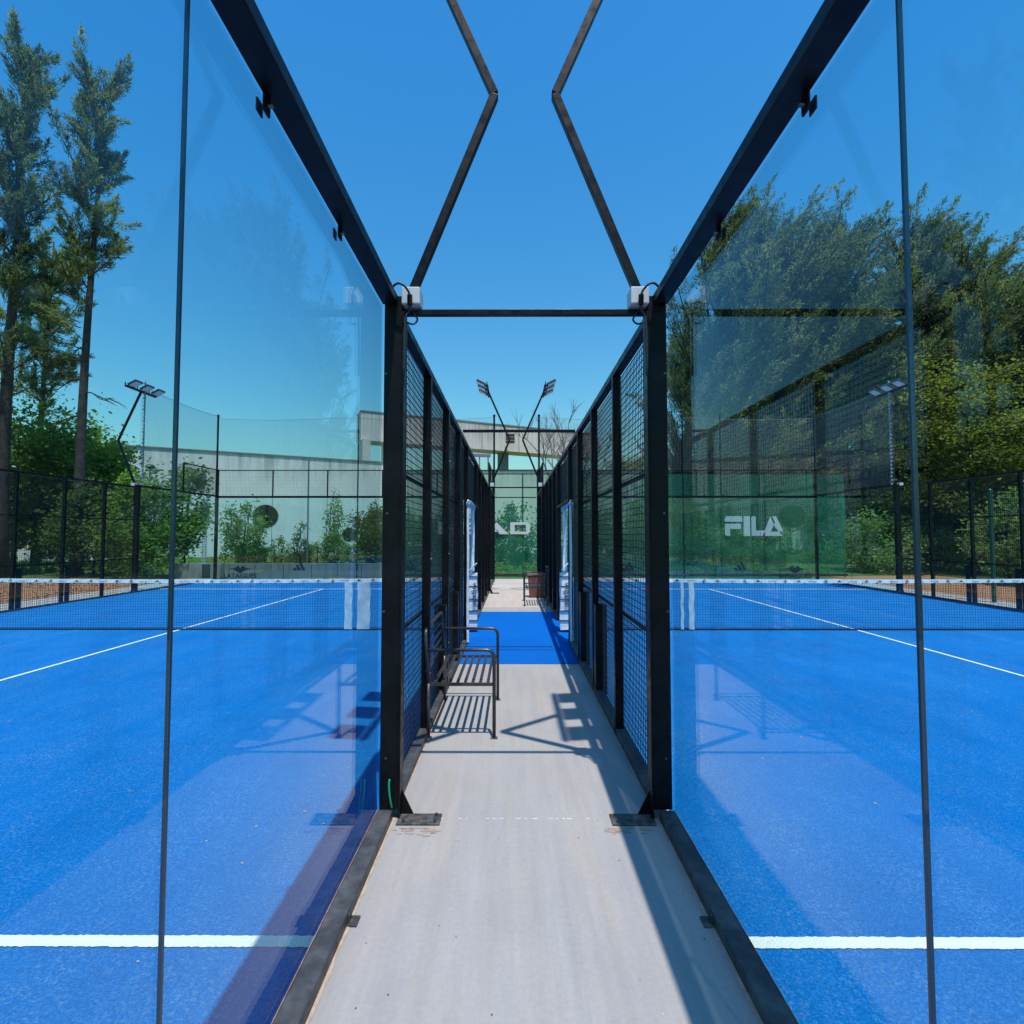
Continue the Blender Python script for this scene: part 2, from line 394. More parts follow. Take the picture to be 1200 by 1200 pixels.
sheet('corridor_floor', X(-1,.93), X(1,.93), -4, 12.2, -.001, M['floor'])
sheet('corridor_turf', X(-1,.86), X(1,.86), 6.85, 11.45, .006, M['carpet'], .005)
sheet('green_strip', X(-1,5), X(1,12), 20.2, 20.75, .0, mat('green_strip_paint', (.01,.16,.09), .8)[0], .3)
for s in (-1, 1):
    sheet('court_turf', X(s, GL+.004), X(s, OUT-.004), YB, YE, .009, M['turf'])
    # painted lines: ragged edges like tufted turf
    def line(x0, x1, y0, y1, z=.0135):
        b = MB(); L = max(abs(x1-x0), abs(y1-y0)); n = int(L/.012); hor = abs(x1-x0) > abs(y1-y0)
        for i in range(n+1):
            t = i/n; r1, r2 = random.uniform(-.0025,.0025), random.uniform(-.0025,.0025)
            if hor: x = x0+(x1-x0)*t; b.v += [(x, y0+r1, z), (x, y1+r2, z)]
            else: y = y0+(y1-y0)*t; b.v += [(x0+r1, y, z), (x1+r2, y, z)]
        for i in range(n): b.f.append((2*i, 2*i+2, 2*i+3, 2*i+1))
        return tag(b.build('court_line', M['line']), kind='structure')
    line(X(s, GL+.01), X(s, OUT-.01), 2.175, 2.235)
    line(X(s, GL+.01), X(s, OUT-.01), YN+6.92, YN+6.98)
    xm = X(s, GL+5); line(xm-.025, xm+.025, 2.24, YN+6.92)
# rusty run-off stains beside the post feet
for s, d0 in ((-1, .60), (1, .55)):
    b = MB(); rg0 = random.Random(7+s)
    for k in range(26):
        cx, cy, rr = X(s, d0+rg0.uniform(-.10,.14)), 3.06-abs(rg0.gauss(0,.035)), rg0.uniform(.004,.016); n0 = len(b.v)
        b.v += [(cx+rr*2.2*math.cos(a*math.pi/4), cy+rr*.45*math.sin(a*math.pi/4), .0006+k*.00002) for a in range(8)]; b.f.append(tuple(n0+a for a in range(8)))
    tag(b.build('rust_stain', M['stain']), kind='structure')
# joint across the corridor floor
jm = MB(); x = X(-1,.62)
while x < X(1,.4):
    L = random.uniform(.008,.03); jm.box(x, x+L, 3.157+random.uniform(-.002,.002), 3.1605, -.001, .001); x += L+random.uniform(.01,.10)
tag(jm.build('floor_joint', M['line']), kind='structure')
for s in (-1, 1):  # edge dust plus pale light thrown off the glass, put into its colour
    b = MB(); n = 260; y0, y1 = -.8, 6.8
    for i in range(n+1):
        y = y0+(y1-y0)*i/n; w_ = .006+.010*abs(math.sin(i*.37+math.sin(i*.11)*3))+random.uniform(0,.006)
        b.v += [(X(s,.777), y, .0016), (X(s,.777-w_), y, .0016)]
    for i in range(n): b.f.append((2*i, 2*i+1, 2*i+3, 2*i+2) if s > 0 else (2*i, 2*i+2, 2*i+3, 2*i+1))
    tag(b.build('kerb_dirt_caustic', M['dirt_caustic']), kind='structure')
sheet('turf_seam', X(-1,.85), X(1,.55), 7.66, 7.685, .0095, mat('dark_seam_blue', (.002,.03,.2), .9)[0])  # dark blue strip marking the seam in the corridor turf

# ---------------------------------------------------------------- court enclosure
SIDE = {-1: 'left', 1: 'right'}
def glass_wall(s, y0, y1, dg, outward, where, stepped=False, near=False, grp='glass corner walls of the padel courts'):
    """two glass panes between rails; outward=-1: frame towards the corridor, +1: towards the outside"""
    t = empty('glass_side_wall', (X(s, dg), (y0+y1)/2, 0), where, 'glass wall', grp)
    fi, fo = (dg+outward*.09, dg-outward*.001) if outward < 0 else (dg+.012, dg+.10)
    a, b2 = X(s, fi), X(s, fo)
    gx0, gx1 = X(s, dg), X(s, dg+.010)
    ym = (y0+y1)/2 if not near else 1.235
    part(t, 'glass_pane', M['glass'], lambda m: m.box(gx0, gx1, y0+.01, ym-.004, .05, 3.035))
    part(t, 'glass_pane', M['glass'], lambda m: m.box(gx0, gx1, ym+.004, y1-.0, .05, 3.035))
    part(t, 'silicone_seam', M['seam'], lambda m: m.box(gx0-.0005, gx1+.0005, ym-.0037, ym+.0037, .05, 3.035))
    part(t, 'top_rail', M['black'], lambda m: m.box(a, b2, y0, y1, 3.045, 3.10), .003)
    part(t, 'bottom_rail', M['kerb'], lambda m: m.box(X(s, dg+outward*.088), X(s, dg-.003 if outward < 0 else dg+.013), y0, y1, -.002, .055), .004)
    part(t, 'rusty_edge', M['rust'], lambda m: m.box(X(s, dg-.0025), X(s, dg-.0005), y0, y1, .045, .0575))
    for yy in ((.35, .92, 1.62, 2.33) if near else (ym-.62, ym+.62, ym-1.5, ym+1.5)):
        if not (y0+.1 < yy < y1-.1): continue
        c = part(t, 'glass_clamp', M['black'], lambda m: (m.box(X(s, dg-.012), X(s, dg-.0025), yy-.02, yy+.02, 2.985, 3.06), m.box(X(s, dg+.0125), X(s, dg+.019), yy-.02, yy+.02, 2.985, 3.03)), .003)
        part(c, 'bolt', M['bolt'], lambda m: m.tube([(X(s, dg-.013), yy, 3.01), (X(s, dg-.03), yy, 3.01)], .007, 8))
        part(t, 'floor_clip', M['plate'], lambda m: (m.box(X(s, dg-.13), X(s, dg-.09), yy-.03, yy+.03, -.001, .008), m.box(X(s, dg-.096), X(s, dg-.089), yy-.018, yy+.018, 0, .045)) if outward < 0 else m.box(X(s, dg+.101), X(s, dg+.14), yy-.03, yy+.03, -.011, .004), .001)
    if stepped:
        part(t, 'wire_mesh', M['wire'], lambda m: m.grid((X(s, dg+.02), ym, 3.1), (0,1,0), (0,0,1), y1-ym, .95, .05, .05, .004), kind='stuff')
        part(t, 'upper_post', M['black'], lambda m: m.box(X(s, dg+.0), X(s, dg+.04), ym-.02, ym+.02, 3.1, 4.03))
        part(t, 'upper_rail', M['black'], lambda m: m.box(X(s, dg+.0), X(s, dg+.04), ym+.02, y1, 4.0, 4.03))
    return t
def mesh_fence(s, dg, outward, where):
    t = empty('mesh_fence', (X(s, dg), YN, 0), where, 'wire fence', 'wire mesh side fences of the padel courts')
    di, do = (dg-.092, dg-.022) if outward < 0 else (dg+.022, dg+.092)
    a, b2 = X(s, di), X(s, do)
    ys = [YP1+.06, 4.47, 5.72, 6.97, 8.17]; ys2 = [10.27, 11.47, 12.72, 13.97, YP2-.06]
    for y in ys[1:] + ys2[:-1]:
        pp = part(t, 'post', M['black'], lambda m: m.box(a, b2, y-.03, y+.03, 0 if y not in (8.17,10.27) else 0, 3.0), .003)
        for z in (.5, 1.45, 2.45):
            part(pp, 'bolt', M['bolt'], lambda m: m.tube([(X(s, di-.001*outward*-1), y-.0, z), (X(s, di-.008 if outward < 0 else di+.08), y, z)], .007, 6)) if y < 6 else None
    part(t, 'top_rail', M['black'], lambda m: m.box(a, b2, YP1+.06, YP2-.06, 3.0, 3.055), .003)
    wx = X(s, dg-.012 if outward < 0 else dg+.012)
    for rng_ in (ys, ys2):
        part(t, 'bottom_rail', M['kerb'], lambda m: m.box(a, X(s, dg-.002 if outward < 0 else dg+.001), rng_[0], rng_[-1]-.035 if rng_ is ys else rng_[-1], -.002, .055), .004)
        for i in range(4):
            y0, y1 = rng_[i], rng_[i+1]
            part(t, 'wire_mesh', M['wire'], lambda m: m.grid((wx, y0, .055), (0,1,0), (0,0,1), y1-y0, 2.95, .05, .05, .005), kind='stuff')
        for z in (.985, 2.08):
            part(t, 'middle_rail', M['black'], lambda m: m.box(X(s, dg-.004), X(s, dg+.016), rng_[0], rng_[-1], z-.013, z+.013))
    part(t, 'wire_mesh', M['wire'], lambda m: m.grid((wx, 8.17, 2.2), (0,1,0), (0,0,1), 2.1, .8, .05, .05, .0042), kind='stuff')
    part(t, 'door_header', M['black'], lambda m: m.box(a, b2, 8.2, 10.24, 2.17, 2.215), .003)
    for y in (5.60, 6.84, 11.58, 12.84):
        part(t, 'post_sleeve', M['black'], lambda m: m.box(X(s, di+.008 if outward < 0 else di-.01), X(s, dg+.035), y-.065, y+.065, 0, .925), .006)
    return t
def mast(s, dg, y, outward, where, detail=False):
    t = empty('floodlight_mast', (X(s, dg), y, 0), where, 'light mast', 'floodlight masts at the court corners')
    o = outward
    f = (lambda k: X(s, dg + o*k))          # k metres away from the court
    po = part(t, 'post', M['black'], lambda m: m.box(f(.010), f(.118), y-.055, y+.055, .057, 3.10), .004)
    part(t, 'post_flange', M['black'], lambda m: (m.box(f(.119), f(.131), y-.062, y+.03, .003, 3.0)), .001)
    part(t, 'base_plate', M['plate'], lambda m: m.box(f(.12), f(.37), y-.12, y-.005, .0, .010), .002)
    part(t, 'gusset', M['black'], lambda m: m.prism([(f(.131), .010), (f(.20), .010), (f(.131), .15)], y-.012, y-.002))
    for k in ((.34,-.10),(.34,-.03),(.16,-.10)):
        part(t, 'bolt', M['bolt'], lambda m: m.tube([(f(k[0]), y+k[1], .010), (f(k[0]), y+k[1], .024)], .009, 6))
    for z in (.35, 1.2, 1.78, 2.62):
        part(po, 'bolt', M['bolt'], lambda m: m.tube([(f(.045+.02*math.sin(z*9)), y-.055, z), (f(.045+.02*math.sin(z*9)), y-.061, z)], .006, 8))
    part(t, 'junction_box', M['box'], lambda m: m.box(f(.115), f(.225), y-.07, y+.05, 3.045, 3.15), .006)
    arm = part(t, 'arm', M['black'], lambda m: (m.bar((f(.17), y, 3.15), (f(.672), y, 4.40), .05, .05, (0,1,0)),), .003)
    part(t, 'arm', M['black'], lambda m: m.bar((f(.672), y, 4.405), (f(.06), y, 5.80), .05, .05, (0,1,0)), .003)
    part(t, 'crossbar', M['black'], lambda m: m.box(f(.02), f(.08), y-.62, y+.62, 5.80, 5.85))
    for k in (-.48, 0, .48):
        # heads tilt down towards the court
        def head(m, dd=0, th=.05):
            p0 = Vector((f(.0), y+k, 5.86)); d = Vector((-s*o*.88, 0, .46)).normalized()
            m.bar(p0, p0+d*.27, .30, th, (0,0,1))
        h = part(t, 'floodlight', M['lamp_black'], lambda m: head(m), .006)
        part(h, 'lens', M['lens'], lambda m: (lambda p0, d, n: m.bar(p0+d*.025+n, p0+d*.245+n, .25, .006))(Vector((f(.0), y+k, 5.86)), Vector((-s*o*.88, 0, .46)).normalized(), Vector((-s*o*.46, 0, -.88)).normalized()*.029))
        for q in (-.1625, .1625): part(h, 'bracket', M['lamp_black'], lambda m: m.box(f(.03), f(.06), y+k+q-.0075, y+k+q+.0075, 5.82, 5.92))
    if detail:
        c = [(f(.05), y-.10, 3.105), (f(.09), y-.12, 3.14), (f(.13), y-.13, 3.135), (f(.165), y-.11, 3.10), (f(.17), y-.085, 3.06), (f(.165), y-.075, 3.0), (f(.14), y-.08, 2.93), (f(.135), y-.075, 2.6)]
        part(t, 'cable', M['wire'], lambda m: m.tube(smooth_path(c), .007, 6), smooth=True)
        c2 = [(f(.15), y-.02, 3.045), (f(.19), y-.03, 2.99), (f(.205), y-.03, 2.96), (f(.18), y-.04, 2.93), (f(.14), y-.05, 2.94)]
        part(t, 'cable', M['wire'], lambda m: m.tube(smooth_path(c2), .006, 6), smooth=True)
        part(t, 'cable_gland', M['black'], lambda m: m.tube([(f(.168), y-.08, 3.03), (f(.168), y-.088, 3.09)], .016, 8))
        if s < 0:
            part(t, 'green_wire', M['green_wire'], lambda m: m.tube(smooth_path([(f(.085), y-.062, .07), (f(.075), y-.075, .14), (f(.07), y-.075, .20), (f(.072), y-.07, .235)]), .006, 6), smooth=True)
    return t
def smooth_path(pts, n=5):
    pts = [Vector(p) for p in pts]; out = []
    for i in range(len(pts)-1):
        p0, p1, p2, p3 = pts[max(i-1,0)], pts[i], pts[i+1], pts[min(i+2,len(pts)-1)]
        for k in range(n):
            t = k/n; out.append(.5*((2*p1)+(-p0+p2)*t+(2*p0-5*p1+4*p2-p3)*t*t+(-p0+3*p1-3*p2+p3)*t**3))
    out.append(pts[-1]); return out
def place_text(txt, size, m, loc, parent, name, rot=(R(90),0,0), scale=(1,1,1), bold=0):
    me = text_mesh(txt, size, m, .0015, bold); o = bpy.data.objects.new(name, me); link(o, parent)
    base = Vector((0,0,0)) if not parent else parent.location
    o.location = Vector(loc)-base; o.rotation_euler = rot; o.scale = scale; return o
def stripes(m, cx, y, z, wd, t=.002):
    """three slanted bars, rising to the right"""
    h = wd*.64
    for i, hh in enumerate((.34, .66, 1.0)):
        x0 = cx - wd/2 + i*wd*.27 + .0; bw = wd*.24; sk = -hh*h*.55
        m.prism([(x0-sk*-0 + (.0), z), (x0+bw, z), (x0+bw+sk, z+hh*h), (x0+sk+bw*.0, z+hh*h)][::1], y-t, y)
def stripes_mark(m, cx, y, z, wd, t=.002):
    h = wd*.66
    # each bar leans left going up; clipped flat at the ground line
    for i, (bx, hh) in enumerate(((-.42, .30), (-.12, .66), (.20, 1.0))):
        x0 = cx + bx*wd; bw = wd*.26; sk = -hh*h*.50
        m.prism([(x0+wd*.08, z), (x0+wd*.08+bw, z), (x0+wd*.08+bw+sk, z+hh*h*.92), (x0+wd*.08+bw*.35+sk*1.05, z+hh*h)], y-t, y)
def end_wall(s):
    t = empty('glass_end_wall', (X(s, GL+5), YE, 0), 'glass end wall across the far end of the %s court with wire panels above it' % SIDE[s], 'glass wall', 'far end walls of the padel courts')
    for i in range(5):
        d0 = GL+2*i; x0, x1 = X(s, d0+.006), X(s, d0+1.994)
        part(t, 'glass_pane', M['glass'], lambda m: m.box(x0, x1, YE, YE+.01, .05, 3.0))
        part(t, 'wire_mesh', M['wire'], lambda m: m.grid((min(x0,x1), YE+.03, 3.08), (1,0,0), (0,0,1), abs(x1-x0), .92, .05, .05, .003), kind='stuff')
        if i: part(t, 'upper_post', M['black'], lambda m: m.box(X(s,d0-.02), X(s,d0+.02), YE+.01, YE+.05, 3.08, 4.0))
    for i in range(1, 5):
        part(t, 'silicone_seam', M['seam'], lambda m: m.box(X(s, GL+2*i-.0055), X(s, GL+2*i+.0055), YE-.001, YE+.011, .05, 3.0))
    part(t, 'corner_post', M['black'], lambda m: m.box(X(s, OUT), X(s, OUT+.09), YE, YE+.09, 0, 4.05))
    part(t, 'corner_post', M['black'], lambda m: m.box(X(s, GL-.09), X(s, GL-.001), YE, YE+.09, 0, 4.05))
    part(t, 'top_rail', M['black'], lambda m: m.box(X(s, GL), X(s, OUT), YE+.011, YE+.08, 3.005, 3.08))
    part(t, 'upper_rail', M['black'], lambda m: m.box(X(s, GL), X(s, OUT), YE+.01, YE+.05, 4.0, 4.03))
    part(t, 'bottom_rail', M['kerb'], lambda m: m.box(X(s, GL), X(s, OUT), YE-.002, YE+.08, -.002, .055))
    # printed marks on the glass
    marks = [('s', -3.80), ('e', -5.80), ('s', -7.80), ('l', -9.9)] if s < 0 else [('s', 4.1), ('e', 5.85), ('s', 8.15), ('l', 10.15)]
    for k, x in marks:
        if k == 's': part(t, 'three_bar_emblem', M['black_print'], lambda m: stripes_mark(m, x, YE-.004, .37, .50))
        elif k == 'l':
            place_text('LATAIGUES', .235, M['black_print'], (x, YE-.004, .10), t, 'lettering', bold=.006)
            def bird(m):
                z = .33
                m.prism([(x-.42,z+.10),(x-.2,z+.13),(x-.08,z+.22),(x,z+.12),(x+.08,z+.22),(x+.2,z+.13),(x+.42,z+.10),(x+.2,z+.06),(x+.12,z),(x+.05,z-.04),(x,z-.06),(x-.05,z-.04),(x-.12,z),(x-.2,z+.06)], YE-.006, YE-.004)
            part(t, 'bird_emblem', M['black_print'], bird)
        else: place_text('ELABUELO', .22, M['blue_grey_print'], (x, YE-.004, .20), t, 'lettering')
    return t

near_lab = {-1: 'tall clear glass wall left of the grey walkway, nearest to the camera', 1: 'tall clear glass wall right of the grey walkway with a shaded black kerb, nearest to the camera'}
for s in (-1, 1):
    glass_wall(s, YB, YP1-.055, GL, -1, near_lab[s], near=True)
    glass_wall(s, YP2+.055, YE, GL, -1, 'far glass wall closing the %s side of the walkway beyond the second mast' % SIDE[s], stepped=True)
    glass_wall(s, YP2+.055, YE, OUT, 1, 'outer glass wall in the far %s corner of the %s court' % (SIDE[s], SIDE[s]), stepped=True)
    mesh_fence(s, GL, -1, 'black wire mesh fence along the %s side of the walkway with a padded doorway' % SIDE[s])
    mesh_fence(s, OUT, 1, 'black wire mesh fence along the outer %s edge of the %s court' % (SIDE[s], SIDE[s]))
    mast(s, GL, YP1, -1, 'nearest black floodlight mast on the %s of the walkway with a grey junction box' % SIDE[s], True)
    mast(s, GL, YP2, -1, 'distant black floodlight mast on the %s of the walkway, bent arm above the green screen' % SIDE[s])
    mast(s, OUT, YP2, 1, 'outer %s floodlight mast with three lamp heads %s' % (SIDE[s], 'beside the tall trees' if s < 0 else 'before the dense trees'))
    end_wall(s)
def tie(y, z, lab, w=.035):
    o = MB(.002).box(X(-1, .745), X(1, .745), y-w/2, y+w/2, z-w/2, z+w/2).build('tie_bar', M['black'])
    tag(o, lab, 'metal bar', 'tie bars spanning the walkway')
tie(3.2, 3.015, 'black tie bar overhead between the two nearest masts')
tie(6.97, 3.03, 'second black tie bar overhead, above the doorway posts')
tie(15.2, 3.02, 'thin tie bar between the two distant walkway masts')
tie(19.22, 3.02, 'lower tie bar across the far end of the walkway, before the green screen')
tie(19.22, 4.02, 'upper tie bar across the far walkway end, level with the green screen top')

# ---------------------------------------------------------------- nets
def net(s):
    t = empty('court_net', (X(s, GL+5), YN, 0), 'black net with a white printed top band across the %s court' % SIDE[s], 'net', 'nets of the two courts')
    n = 20
    def top(k): u = k/n*2-1; return .88 + .04*u*u
    def cords(m):
        d0, d1 = GL+.03, OUT-.03; cnt = int((d1-d0)/.045)
        for i in range(cnt+1):
            d = d0+(d1-d0)*i/cnt; u = i/cnt*2-1; m.bar((X(s,d), YN, .03), (X(s,d), YN, .85+.04*u*u), .0028)
        for j in range(18):
            z = .05+j*.045
            for k in range(n):
                da, db = d0+(d1-d0)*k/n, d0+(d1-d0)*(k+1)/n; f = z/.85
                m.bar((X(s,da), YN+.002, z+(top(k)-.88)*f), (X(s,db), YN+.002, z+(top(k+1)-.88)*f), .0028)
    part(t, 'netting', M['net_cord'], cords, kind='stuff')
    def band(m):
        d0, d1 = GL-.01, OUT-.02; K = 160
        for k in range(K+1):
            u = k/K*2-1; z = .88+.04*u*u; x = X(s, d0+(d1-d0)*k/K); wv = .004*math.sin(k*1.7)+.003*math.sin(k*.6)
            m.v += [(x, YN-.008+wv, z), (x, YN-.014+wv*1.5, z-.062+.002*math.sin(k*2.3)), (x, YN+.012, z-.062), (x, YN+.008+wv, z)]
        for k in range(K):
            q = 4*k
            for a in range(4): b3 = (a+1) % 4; m.f.append((q+a, q+b3, q+4+b3, q+4+a))
    part(t, 'top_band', M['band'], band, smooth=False)
    part(t, 'bottom_tape', M['net_cord'], lambda m: m.box(X(s, GL+.03), X(s, OUT-.03), YN-.004, YN+.004, .008, .035))
    def marks(m):
        d = GL+.25
        while d < OUT-.3:
            u = (d-GL-5)/5; z = .88+.04*u*u-.052; yb = YN-.024
            stripes_mark(m, X(s,d), yb, z+.006, .075, .001)
            x = X(s, d+.24); m.prism([(x-.06,z+.008),(x+.06,z+.008),(x+.02,z+.02),(x+.012,z+.038),(x-.012,z+.038),(x-.02,z+.02)], yb-.001, yb)
            d += .70
    part(t, 'printed_marks', M['black_print'], marks, kind='stuff')
    def marks2(m):
        d = GL+.73
        while d < OUT-.3:
            u = (d-GL-5)/5; z = .88+.04*u*u-.04; x = X(s,d)
            for q in range(6): m.prism([(x-.07+q*.024, z), (x-.055+q*.024, z), (x-.050+q*.024, z+.016), (x-.065+q*.024, z+.018)], YN-.0245, YN-.0235)
            d += .70
    part(t, 'faint_lettering', M['blue_grey_print'], marks2, kind='stuff')
    def ties(m):
        d = GL+.35
        while d < OUT: m.box(X(s,d)-.002, X(s,d)+.002, YN-.018, YN+.014, .80+.04*((d-GL-5)/5)**2, .84+.04*((d-GL-5)/5)**2); d += .25
    part(t, 'band_laces', M['net_cord'], ties, kind='stuff')
    for xa, xb in (((-2.92,-2.79), (-2.70,-2.48)) if s < 0 else ((2.88,2.93), (3.02,3.11))):  # narrow white upright panels just in front of the net cords
        def panel(m):
            K = 48
            for k in range(K+1):
                z = .03+.80*k/K; o_ = .004*math.sin(k*.19+xa*5)+.002*math.sin(k*.43+xb*3); e_ = .004*math.sin(k*.3+xb)
                m.v += [(xa+e_, YN-.030+o_, z), (xb+e_*1.5, YN-.036-o_, z), (xb+e_*1.5, YN-.010, z), (xa+e_, YN-.010, z)]
            for k in range(K):
                q = 4*k
                for a in range(4): b3 = (a+1) % 4; m.f.append((q+a, q+b3, q+4+b3, q+4+a))
            m.f += [(3,2,1,0), (4*K,4*K+1,4*K+2,4*K+3)]
        part(t, 'white_panel', M['pad_white'], panel)
    for d in (GL-.035, OUT+.03):
        part(t, 'net_post', M['black'], lambda m: m.box(X(s,d)-.03, X(s,d)+.03, YN-.03, YN+.03, .006, .90), .003)
    return t
net(-1); net(1)

# ---------------------------------------------------------------- padded door frames
def padded_frame(s):
    d = .765 if s < 0 else .795
    t = empty('padded_door_frame', (X(s, d), 8.75, 0), 'white and pale blue padded door frame on the %s of the walkway beside the net post' % SIDE[s], 'door padding', 'padded door frames')
    x = X(s, d)
    def leg(m, y, z0, z1, w, wob=.003):
        K = 14; pts = []; rs = []
        for k in range(K+1):
            f = k/K; pts.append((x+wob*math.sin(k*.7+y), y+wob*math.sin(k*.5), z0+(z1-z0)*f)); rs.append(w/2*(1+.04*math.sin(k*.9)))
        for k in range(K): m.bar(pts[k], pts[k+1]+(pts[k+1]-pts[k])*0 if False else tuple(Vector(pts[k])+(Vector(pts[k+1])-Vector(pts[k]))*1.06), rs[k]*2, rs[k]*1.5, (0,1,0))
    part(t, 'near_leg_padding', M['pad_white'], lambda m: leg(m, 8.06, .03, 2.10, .036), .006)
    part(t, 'near_leg_lining', M['pad_blue'], lambda m: m.box(x-.012, x+.012, 8.085, 8.11, .03, 2.09))
    part(t, 'far_leg_padding', M['pad_white'], lambda m: leg(m, 9.14, 1.02, 2.10, .036), .006)
    part(t, 'far_leg_lining', M['pad_blue'], lambda m: m.box(x+.019*s, x+.045*s, 9.13, 9.16, 1.0, 2.10))
    part(t, 'head_padding', M['pad_blue'], lambda m: m.bar((x, 8.03, 2.13), (x, 9.19, 2.10), .06, .045), .01)
    part(t, 'head_flap', M['pad_white'], lambda m: m.tube([(x-.02, 8.04, 2.11), (x, 8.02, 2.18), (x+.03, 8.3, 2.165), (x+.02, 9.2, 2.135)], .012, 6), smooth=True)
    sl = part(t, 'net_post_sleeve', M['pad_white'], lambda m: leg(m, 9.10, .04, 1.00, .155, .005), .006)
    for z in (.2, .36, .56, .78, .94):
        part(sl, 'strap', M['black'], lambda m: m.box(x-.086, x+.086, 9.10-.072, 9.10+.07, z, z+.010))
    part(t, 'torn_flap', M['pad_white'], lambda m: m.bar((x-.05, 9.06, 1.05), (x+.06, 9.05, 1.17), .10, .02), .006)
    part(t, 'foam_edge', M['pad_blue'], lambda m: m.box(x+.085*1, x+.10, 9.12, 9.15, .05, 1.02) if s > 0 else m.box(x-.10, x-.085, 9.12, 9.15, .05, 1.02))
    o = place_text('wilpadel', .125, M['black_print'], (x-.0, 9.026, .64), t, 'lettering', rot=(R(90), R(90), 0))
    return t
padded_frame(-1); padded_frame(1)

# ---------------------------------------------------------------- benches and bin
def bench():
    """against the left fence; seat faces +x; origin at the front (near) back leg"""
    t = empty('metal_bench', (0,0,0), '', 'bench', 'metal benches in the walkway')
    Wd, L, hs, ha = .535, 1.0, .44, .71; r = .013
    def rnd(pts, rad=.07):
        out = [Vector(pts[0])]
        for i in range(1, len(pts)-1):
            a, b, c = Vector(pts[i-1]), Vector(pts[i]), Vector(pts[i+1]); d1 = (a-b).normalized()*rad; d2 = (c-b).normalized()*rad
            for k in range(6):
                q = k/5; out.append((b+d1)*(1-q)**2 + b*2*q*(1-q) + (b+d2)*q*q)
        out.append(Vector(pts[-1])); return out
    for y in (0, L):
        part(t, 'side_frame', M['steel'], lambda m: m.tube(rnd([(Wd, y, 0), (Wd, y, ha), (0, y, ha)]), .0145, 8), smooth=True)
        part(t, 'leg', M['steel'], lambda m: m.tube([(0, y, 0), (0, y, hs)], .0145, 8), smooth=True)
        part(t, 'seat_rail', M['steel'], lambda m: m.box(.015, Wd-.015, y-.010, y+.010, hs-.02, hs+.004))
        for x in (0, Wd): part(t, 'foot', M['plate'], lambda m: m.box(x-.028, x+.028, y-.022, y+.022, 0, .007))
    n = 8
    for i in range(n):
        x = .05+(Wd-.10)*i/(n-1); part(t, 'seat_slat', M['steel'], lambda m: m.box(x-.0125, x+.0125, -.0+.010, L-.010, hs+.0045, hs+.011))
    part(t, 'backrest_frame', M['steel'], lambda m: m.tube(rnd([(0, 0, hs), (-.03, 0, .88), (-.03, L, .88), (0, L, hs)], .09), .0145, 8), smooth=True)
    for z in (.54, .62, .70, .78):
        part(t, 'backrest_slat', M['steel'], lambda m: m.box(-.034+.02*(.88-z)-.003, -.034+.02*(.88-z)+.003, .01, L-.01, z-.012, z+.012))
    return t
b1 = bench(); b1['label'] = 'dark metal slatted bench by the left fence, casting striped shadows on the walkway'
b2 = copy_tree(b1); b2['label'] = 'small distant metal bench against the right fence beyond the blue turf'
b1.location = (X(-1,.765), 4.38, 0); b2.location = (X(1,.72), 13.45, 0); b2.rotation_euler.z = math.pi
t = empty('brown_bin', (.62, 14.25, 0), 'dark reddish brown bin standing behind the distant bench', 'bin')
part(t, 'body', M['brown'], lambda m: m.prism([(.42,0),(.80,0),(.84,.58),(.38,.58)], 14.1, 14.45), .01)
part(t, 'rim', M['brown'], lambda m: m.box(.365, .855, 14.08, 14.47, .582, .62), .006)

# ---------------------------------------------------------------- boundary poles and netting
def net_pole(px_x, y, lab, z1=6.05, r=.035):
    o = MB(); o.tube([(px_x, y, 0), (px_x, y, z1)], r, 8).ball((px_x, y, z1), r*1.5, 8, 4)
    tag(o.build('netting_pole', M['black']), lab, 'pole', 'tall poles carrying the ball netting')
YW = YE+.14
net_pole(X(-1,OUT+.12), YW, 'tall black netting pole at the far left corner of the left court')
net_pole(-5.72, YW, 'tall thin netting pole rising from the middle of the left end wall', r=.025)
net_pole(-.72, YW, 'netting pole at the left of the far end of the walkway')
net_pole(.93, YW, 'netting pole at the right of the far end of the walkway')
net_pole(6.2, YW, 'thin netting pole rising from the middle of the right end wall', r=.025)
net_pole(X(1,OUT+.12), YW, 'tall black netting pole at the far right corner before the dense trees')
def lacing(x, y, z0, z1, lab):
    m = MB(); m.tube([(x, y, z0), (x, y, z1)], .02, 6)
    k = 0; z = z0
    while z < z1:
        m.ball((x+.012*math.sin(k*2.1), y-.02, z), .035, 6, 4, (1,1,.8)); z += .11; k += 1
    tag(m.build('laced_pole', M['grey_cord']), lab, 'pole', 'laced netting edges on the outer masts')
lacing(X(-1,OUT+.0), YP2+.09, 3.12, 6.15, 'laced grey netting edge rising beside the outer left floodlight mast')
lacing(X(1,OUT+.0), YP2+.09, 3.12, 6.15, 'laced grey netting edge rising beside the outer right floodlight mast')
